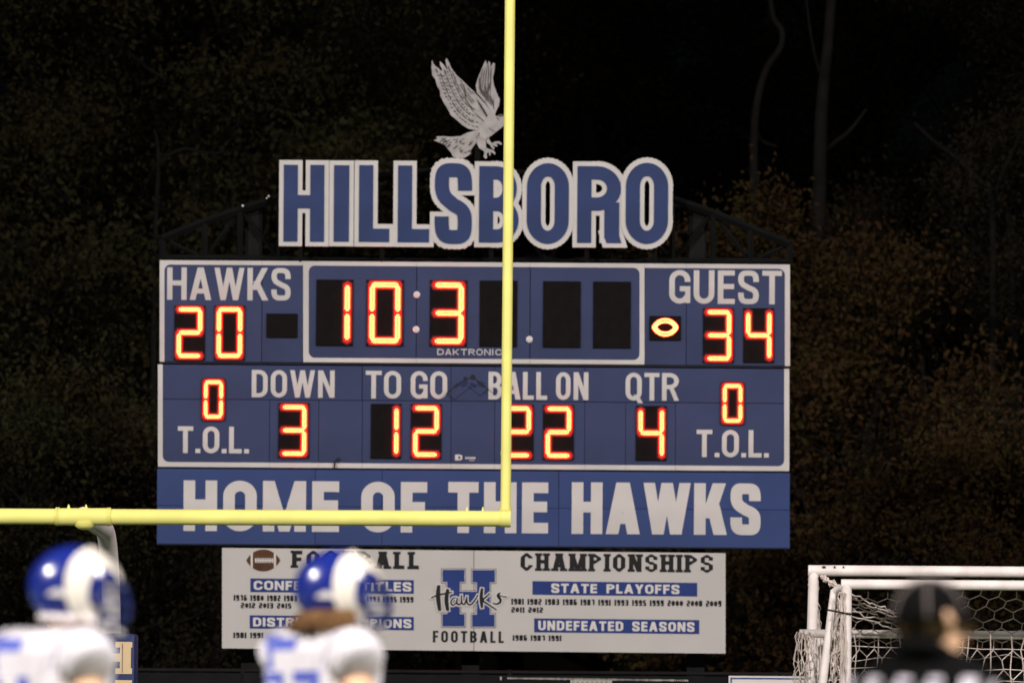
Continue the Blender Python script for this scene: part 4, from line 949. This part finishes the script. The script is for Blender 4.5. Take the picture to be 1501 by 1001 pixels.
def referee(px, py, Y, bodyyaw, headyaw):
    c = W(px, py, Y); sc = c.z / 1.70
    t = empty('person', (c.x, Y, 0), 'referee in black cap with pale piping and black and white striped shirt', 'person')
    t.rotation_euler = (0, 0, bodyyaw); t.scale = (sc,)*3
    N, E = body_nodes(dict(PO, head=(.012, .045))); hy = headyaw - bodyyaw
    local('body', skin_mesh(N, E, 'pelvis'), M['skin'], t); face(t, (.012, .045), hy, M['skin'])
    keep = ['pelvis', 'waist', 'chest', 'collar', 'shl', 'ual', 'shr', 'uar']; Nj, Ej = sub_nodes(N, E, keep, {'chest': 1.18, 'collar': 1.2, 'shl': 1.25, 'shr': 1.25})
    Nj['chest'] = (Vector((0, 0, 1.34)), (.175, .14)); Nj['collar'] = (Vector((0, -.01, 1.49)), (.15, .12)); Nj['nk'] = (Vector((0, -.012, 1.605)), (.088, .082)); Ej.append(('collar', 'nk'))
    for sx, s_ in ((-1, 'l'), (1, 'r')): Nj['sh'+s_] = (Vector((sx*.18, 0, 1.465)), (.085, .085))
    jm = skin_mesh(Nj, Ej, 'chest'); j = local('shirt', jm, M['black'], t)
    st = [(x, 1.0, x + .045, 1.505) for x in (-.25, -.15, -.05, .05, .15, .225)]
    for q in st: local('shirt_stripe', mbm(project([q], jm, -1, (0, 1, 0), .003)), M['refwhite'], j); local('shirt_stripe', mbm(project([q], jm, 1, (0, -1, 0), .003)), M['refwhite'], j)
    b = MB(); b.tube([(.072*math.cos(R(a)), -.005 + .075*math.sin(R(a)), 1.560 - .040*math.sin(R(a))) for a in range(0, 360, 15)], .027, 8, closed=True); local('collar', mbm(b), M['black'], j)
    keepp = ['pelvis', 'hpl', 'knl', 'cfl', 'anl', 'hpr', 'knr', 'cfr', 'anr']; Np, Ep = sub_nodes(N, E, keepp, {k: 1.35 for k in ('cfl', 'cfr', 'anl', 'anr')}); local('trousers', skin_mesh(Np, Ep, 'pelvis'), M['black'], t)
    for s_ in 'lr':
        a = Vector(PO['leg_'+s_][1]); m = MB(); m.tube([a + Vector((0, -.06, -.05)), a + Vector((0, 0, -.045)), a + Vector((0, .09, -.06)), a + Vector((0, .19, -.068))], [.034, .046, .046, .028], 12); local('shoe', mbm(m), M['shoe'], t)
    # cap
    cz = 1.668; RX, RY, RZ = .101, .117, .120
    bm = bmesh.new(); bmesh.ops.create_uvsphere(bm, u_segments=40, v_segments=24, radius=1); bmesh.ops.delete(bm, geom=[f for f in bm.faces if f.calc_center_median().z < -.02], context='FACES')
    for v in bm.verts: v.co = Vector((v.co.x*RX, v.co.y*RY, max(0, v.co.z)**.85*RZ))
    me = bpy.data.meshes.new('cap'); bm.to_mesh(me); bm.free()
    cp = local('cap', me, M['black'], t, loc=(0, .02, cz), rot=(R(4), 0, hy)); so = cp.modifiers.new('t', 'SOLIDIFY'); so.thickness = .004
    for k in range(6):
        A = R(30 + 60*k); b = MB()
        pts = [Vector((RX*math.cos(A)*math.cos(R(e)), RY*math.sin(A)*math.cos(R(e)), math.sin(R(e))**.85*RZ + .001))*1.01 for e in range(4, 91, 6)]
        b.tube(pts, .0052, 6); local('piping', mbm(b), M['piping'], cp)
    b = MB(); b.tube([(0, 0, RZ), (0, 0, RZ + .008)], [.010, .006], 10); local('cap_button', mbm(b), M['piping'], cp)
    b = MB(); n = 14
    for i in range(n+1):
        A = R(20 + 140*i/n); x0, y0 = RX*math.cos(A), RY*math.sin(A); ex = math.sin(math.pi*i/n)**.5
        b.v += [(x0, y0, .008), (x0*1.0, y0 + .068*ex, -.010 + .006*ex), (x0, y0 + .068*ex, -.015 + .006*ex), (x0, y0, .003)]
    for i in range(n): k = i*4; b.f += [(k, k+1, k+5, k+4), (k+1, k+2, k+6, k+5), (k+2, k+3, k+7, k+6)]
    local('cap_brim', mbm(b), M['black'], cp)
    b = MB(); Rz = Matrix.Rotation(hy, 3, 'Z'); rh = random.Random(9)                # short hair round the back of the head
    for i in range(60):
        A = R(180 + 112*(i/59)); 
        p0 = Vector((0, .018, cz + .004)) + Rz @ Vector((.090*math.cos(A), .098*math.sin(A), 0)); d = Rz @ Vector((math.cos(A), math.sin(A), 0))
        L = .066
        b.tube([p0, p0 - d*.004 + Vector((0, 0, -L*.5)), p0 - d*.02 + Vector((0, 0, -L))], [.009, .009, .004], 5)
    local('hair', mbm(b), M['hair_dark'], t)
referee(1358, 894, 15.3, R(-30), R(-62))

# ------------------------------------------------------------------ trees
def tree_mesh(seed, H, spread, nleaf, clear=.25, bare=False, leaf=.075, clump=.55, low=.0):
    rr_ = random.Random(seed); T = MB(); tips = []
    def limb(p, d, L, r_, depth):
        pts = [p]; rs = [r_]; q = p.copy(); dd = d.copy(); n = 6
        for i in range(n):
            dd = (dd + Vector((rr_.gauss(0, .14), rr_.gauss(0, .14), rr_.gauss(.03, .08)))).normalized(); q = q + dd*L/n; pts.append(q.copy()); rs.append(r_*(1 - .75*(i+1)/n))
            if depth > 1 or i > 1: tips.append((q.copy(), depth))
        T.tube(pts, rs, 5 if depth else 7, caps=False)
        if depth < 3:
            for k in range(4 if depth < 2 else 3):
                i = rr_.randint(2, n); a = rr_.uniform(0, 6.28); nd = (dd*.6 + Vector((math.cos(a), math.sin(a), rr_.uniform(-.1, .5)))*.8).normalized(); limb(pts[i], nd, L*rr_.uniform(.45, .65), rs[i]*.75 + .004, depth + 1)
    pts = []; rs = []; x = Vector((0, 0, -.1)); n = 12; b = Vector((0, 0, 0))
    for i in range(n+1):
        pts.append(x.copy()); rs.append(H*.014*(1 - .8*i/n) + .02 + (.05 if i == 0 else 0)); b += Vector((rr_.gauss(0, .035), rr_.gauss(0, .035), 0)); x = x + Vector((b.x, b.y, 1)).normalized()*H*.92/n
    T.tube(pts, rs, 12)
    LB = MB(); main, T = T, LB
    nb = int(H*1.5) if not bare else 8
    for k in range(nb):
        t = clear + (1-clear)*(k + rr_.random())/nb; i = min(n-1, int(t*n)); p = pts[i].lerp(pts[i+1], t*n - i) if t < 1 else pts[-1]
        a = k*2.4 + rr_.uniform(-.5, .5); L = spread*(1.15 - .75*abs(t - .45))*rr_.uniform(.75, 1.2)
        limb(p, Vector((math.cos(a), math.sin(a), rr_.uniform(.15, .7))).normalized(), L, rs[i]*.45, 0 if not bare else 1)
    V = []; Fc = []
    # clumps: uneven density gives gaps and lumps
    cl = [(p, rr_.uniform(.35, 1.3)) for p, d in tips if rr_.random() < .55 and p.z > low]
    tw = sum(c for _, c in cl) or 1
    for p, c in cl:
        for _ in range(int(nleaf*c/tw)):
            o_ = Vector((rr_.gauss(0, 1), rr_.gauss(0, 1), rr_.gauss(0, .8)))*clump*.5*c; q = p + o_
            a = Vector((rr_.gauss(0, 1), rr_.gauss(0, 1), rr_.gauss(0, .6))).normalized(); bb = a.orthogonal().normalized(); bb.rotate(Matrix.Rotation(rr_.uniform(0, 6.28), 3, a)); s_ = leaf*rr_.uniform(.6, 1.25)
            k = len(V); w_ = a.cross(bb).normalized(); V += [q - bb*s_, q + w_*s_*.55, q + bb*s_, q - w_*s_*.55]; Fc.append((k, k+1, k+2, k+3))
    tm = bpy.data.meshes.new('trunk'); tm.from_pydata(main.v, [], main.f)
    lm = bpy.data.meshes.new('limbs'); lm.from_pydata(LB.v, [], LB.f)
    cm = bpy.data.meshes.new('crown'); cm.from_pydata(V, [], Fc)
    for q in (tm, lm): q.shade_smooth()
    return tm, lm, cm
KIND = {'a': tree_mesh(1, 17, 3.6, 60000, .12, leaf=.05), 'b': tree_mesh(2, 16, 3.4, 50000, .15, leaf=.05), 'c': tree_mesh(3, 12, 3.0, 42000, .10, leaf=.055),
        'd': tree_mesh(4, 9.8, 2.3, 30000, .12, leaf=.055), 's': tree_mesh(5, 6.2, 1.9, 20000, .05, leaf=.05), 'n': tree_mesh(6, 19, 2.6, 1500, .45, bare=True)}
def tree(x, y, kind, leaf, bark, rz, sc, label, cat='tree', name='broadleaf_tree'):
    t = empty(name, (x, y, 0), label, cat, 'trees of the wood behind the scoreboard'); t.rotation_euler.z = rz; t.scale = (sc,)*3
    tm, lm, cm = KIND[kind]
    for nm, me, m in (('trunk', tm, bark), ('limbs', lm, bark), ('crown', cm, leaf)):
        o = bpy.data.objects.new(nm, me); COL.objects.link(o); o.parent = t
        if not me.materials: me.materials.append(None)
        o.material_slots[0].link = 'OBJECT'; o.material_slots[0].material = M[m]
        if nm == 'limbs': o.name = 'limb_spread'
def tx(px, Y): return W(px, 800, Y).x
TR = [
    (-60, 88, 'a', 'olive', 'bark', .3, 1.0, 'tall olive-leaved tree at the left edge of the wood'),
    (140, 92, 'b', 'olive', 'bark', 1.6, 1.05, 'full olive tree rising above the left player'),
    (330, 87, 'c', 'olive', 'bark', 2.6, 1.1, 'round olive tree left of the HILLSBORO letters'),
    (230, 101, 'a', 'brown', 'bark', 4.1, 1.1, 'tall brown tree behind the left corner of the scoreboard'),
    (500, 95, 'b', 'olive', 'bark', 5.2, .95, 'dim olive tree behind the first letters of HILLSBORO'),
    (30, 80, 's', 'olive', 'bark', .8, 1.0, 'low leafy shrubby tree left of the scoreboard foot'),
    (190, 79, 's', 'brown', 'bark', 3.0, .9, 'low brown shrubby tree beside the lower left board corner'),
    (660, 104, 'b', 'brown', 'bark', 2.2, .9, 'dark tree behind the hawk'),
    (870, 108, 'n', 'brown', 'bark', 1.0, 1.0, 'thin nearly bare tree right of the yellow upright'),
    (1000, 99, 'd', 'brown', 'bark', 4.6, 1.0, 'small brown tree behind the last letters of HILLSBORO'),
    (1085, 84, 'd', 'rust', 'bark', 0.4, .93, 'rusty orange autumn tree over the right end of the scoreboard'),
    (1190, 82, 's', 'rust', 'bark', 2.0, 1.15, 'low orange shrubby tree touching the right edge of the scoreboard'),
    (1300, 90, 'd', 'brown', 'bark', 3.3, 1.0, 'mid-height brown tree right of the scoreboard'),
    (1440, 87, 'c', 'brown', 'bark', 5.0, .85, 'brown tree above the soccer goals'),
    (1580, 93, 'a', 'brown', 'bark', .9, .85, 'large brown tree at the right edge of the wood'),
    (1370, 81, 's', 'brown', 'bark', 1.1, .95, 'low brown shrubby tree right above the referee cap'),
    (1500, 79, 's', 'rust', 'bark', 4.4, .9, 'low rusty shrubby tree behind the tallest soccer goal'),
    (960, 116, 'a', 'brown', 'bark', 2.9, 1.15, 'tall far dark tree in the gap right of the yellow upright'),
    (1130, 119, 'b', 'brown', 'bark', .6, 1.25, 'tall far dark tree behind the crooked bare trunk'),
    (1290, 116, 'a', 'brown', 'bark', 5.6, 1.15, 'tall far dark tree right of the straight pale trunk'),
    (760, 120, 'a', 'brown', 'bark', 1.9, 1.2, 'tall far dark tree straight behind the upright'),
    (-260, 90, 'b', 'olive', 'bark', 4.0, 1.0, 'olive tree outside the left edge of the view'),
    (1780, 90, 'b', 'brown', 'bark', 2.4, 1.0, 'brown tree outside the right edge of the view'),
]
for px, Y, k, lf, bk, rz, s_, lab in TR: tree(tx(px, Y), Y, k, lf, bk, rz, s_, lab, name='shrubby_tree' if k == 's' else 'broadleaf_tree')
def bare_tree(name, stems, Y, label, m='palebark'):
    c = W(*stems[0][0][0], Y); t = empty(name, (c.x, Y, 0), label, 'tree', 'trees of the wood behind the scoreboard')
    for i, (pts, r0, r1) in enumerate(stems):
        P = [W(a, b, Y + .15*i) for a, b in smooth(pts, 5)]
        if i == 0: P = [Vector((P[0].x, Y, -.1))] + P
        n = len(P); MB().tube(P, [r0 + (r1 - r0)*j/(n-1) for j in range(n)], 10, caps=False).build('trunk' if i == 0 else 'limb', M[m], t, True)
bare_tree('bare_tree', [([(1196, 700), (1199, 420), (1203, 200), (1206, 140), (1214, 60), (1223, -60)], .13, .075), ([(1203, 225), (1225, 208), (1247, 190), (1270, 160)], .05, .02), ([(1206, 120), (1190, 60), (1180, -20)], .03, .015)], 86,
          'straight pale bare trunk rising out of the top edge right of the letters')
bare_tree('bare_tree', [([(1120, 700), (1106, 300), (1106, 190), (1112, 140), (1124, 100), (1144, 70), (1146, 45), (1134, 27), (1128, -10)], .075, .04), ([(1106, 185), (1118, 207), (1140, 215)], .03, .015)], 87,
          'crooked S-shaped bare trunk left of the straight pale one')
bare_tree('bare_tree', [([(1452, 800), (1455, 500), (1454, 300), (1432, 262), (1400, 230), (1370, 208), (1340, 180)], .07, .025), ([(1454, 300), (1466, 262), (1482, 228), (1500, 190)], .045, .02)], 85,
          'dark forked bare tree near the right edge', 'bark')
bare_tree('bare_tree', [([(225, 700), (226, 400), (232, 235), (226, 190)], .06, .02), ([(232, 232), (250, 226), (272, 218), (300, 224), (336, 223)], .035, .015)], 84,
          'thin bare branching tree left of the HILLSBORO letters', 'bark')
bare_tree('bare_tree', [([(1240, 900), (1238, 800), (1232, 620), (1226, 500)], .07, .04)], 83, 'thin dark trunk between scoreboard and soccer goals', 'bark')
bare_tree('bare_tree', [([(1372, 900), (1366, 780), (1358, 640), (1350, 520)], .10, .05)], 84, 'thicker dark trunk above the tallest soccer goal bar', 'bark')
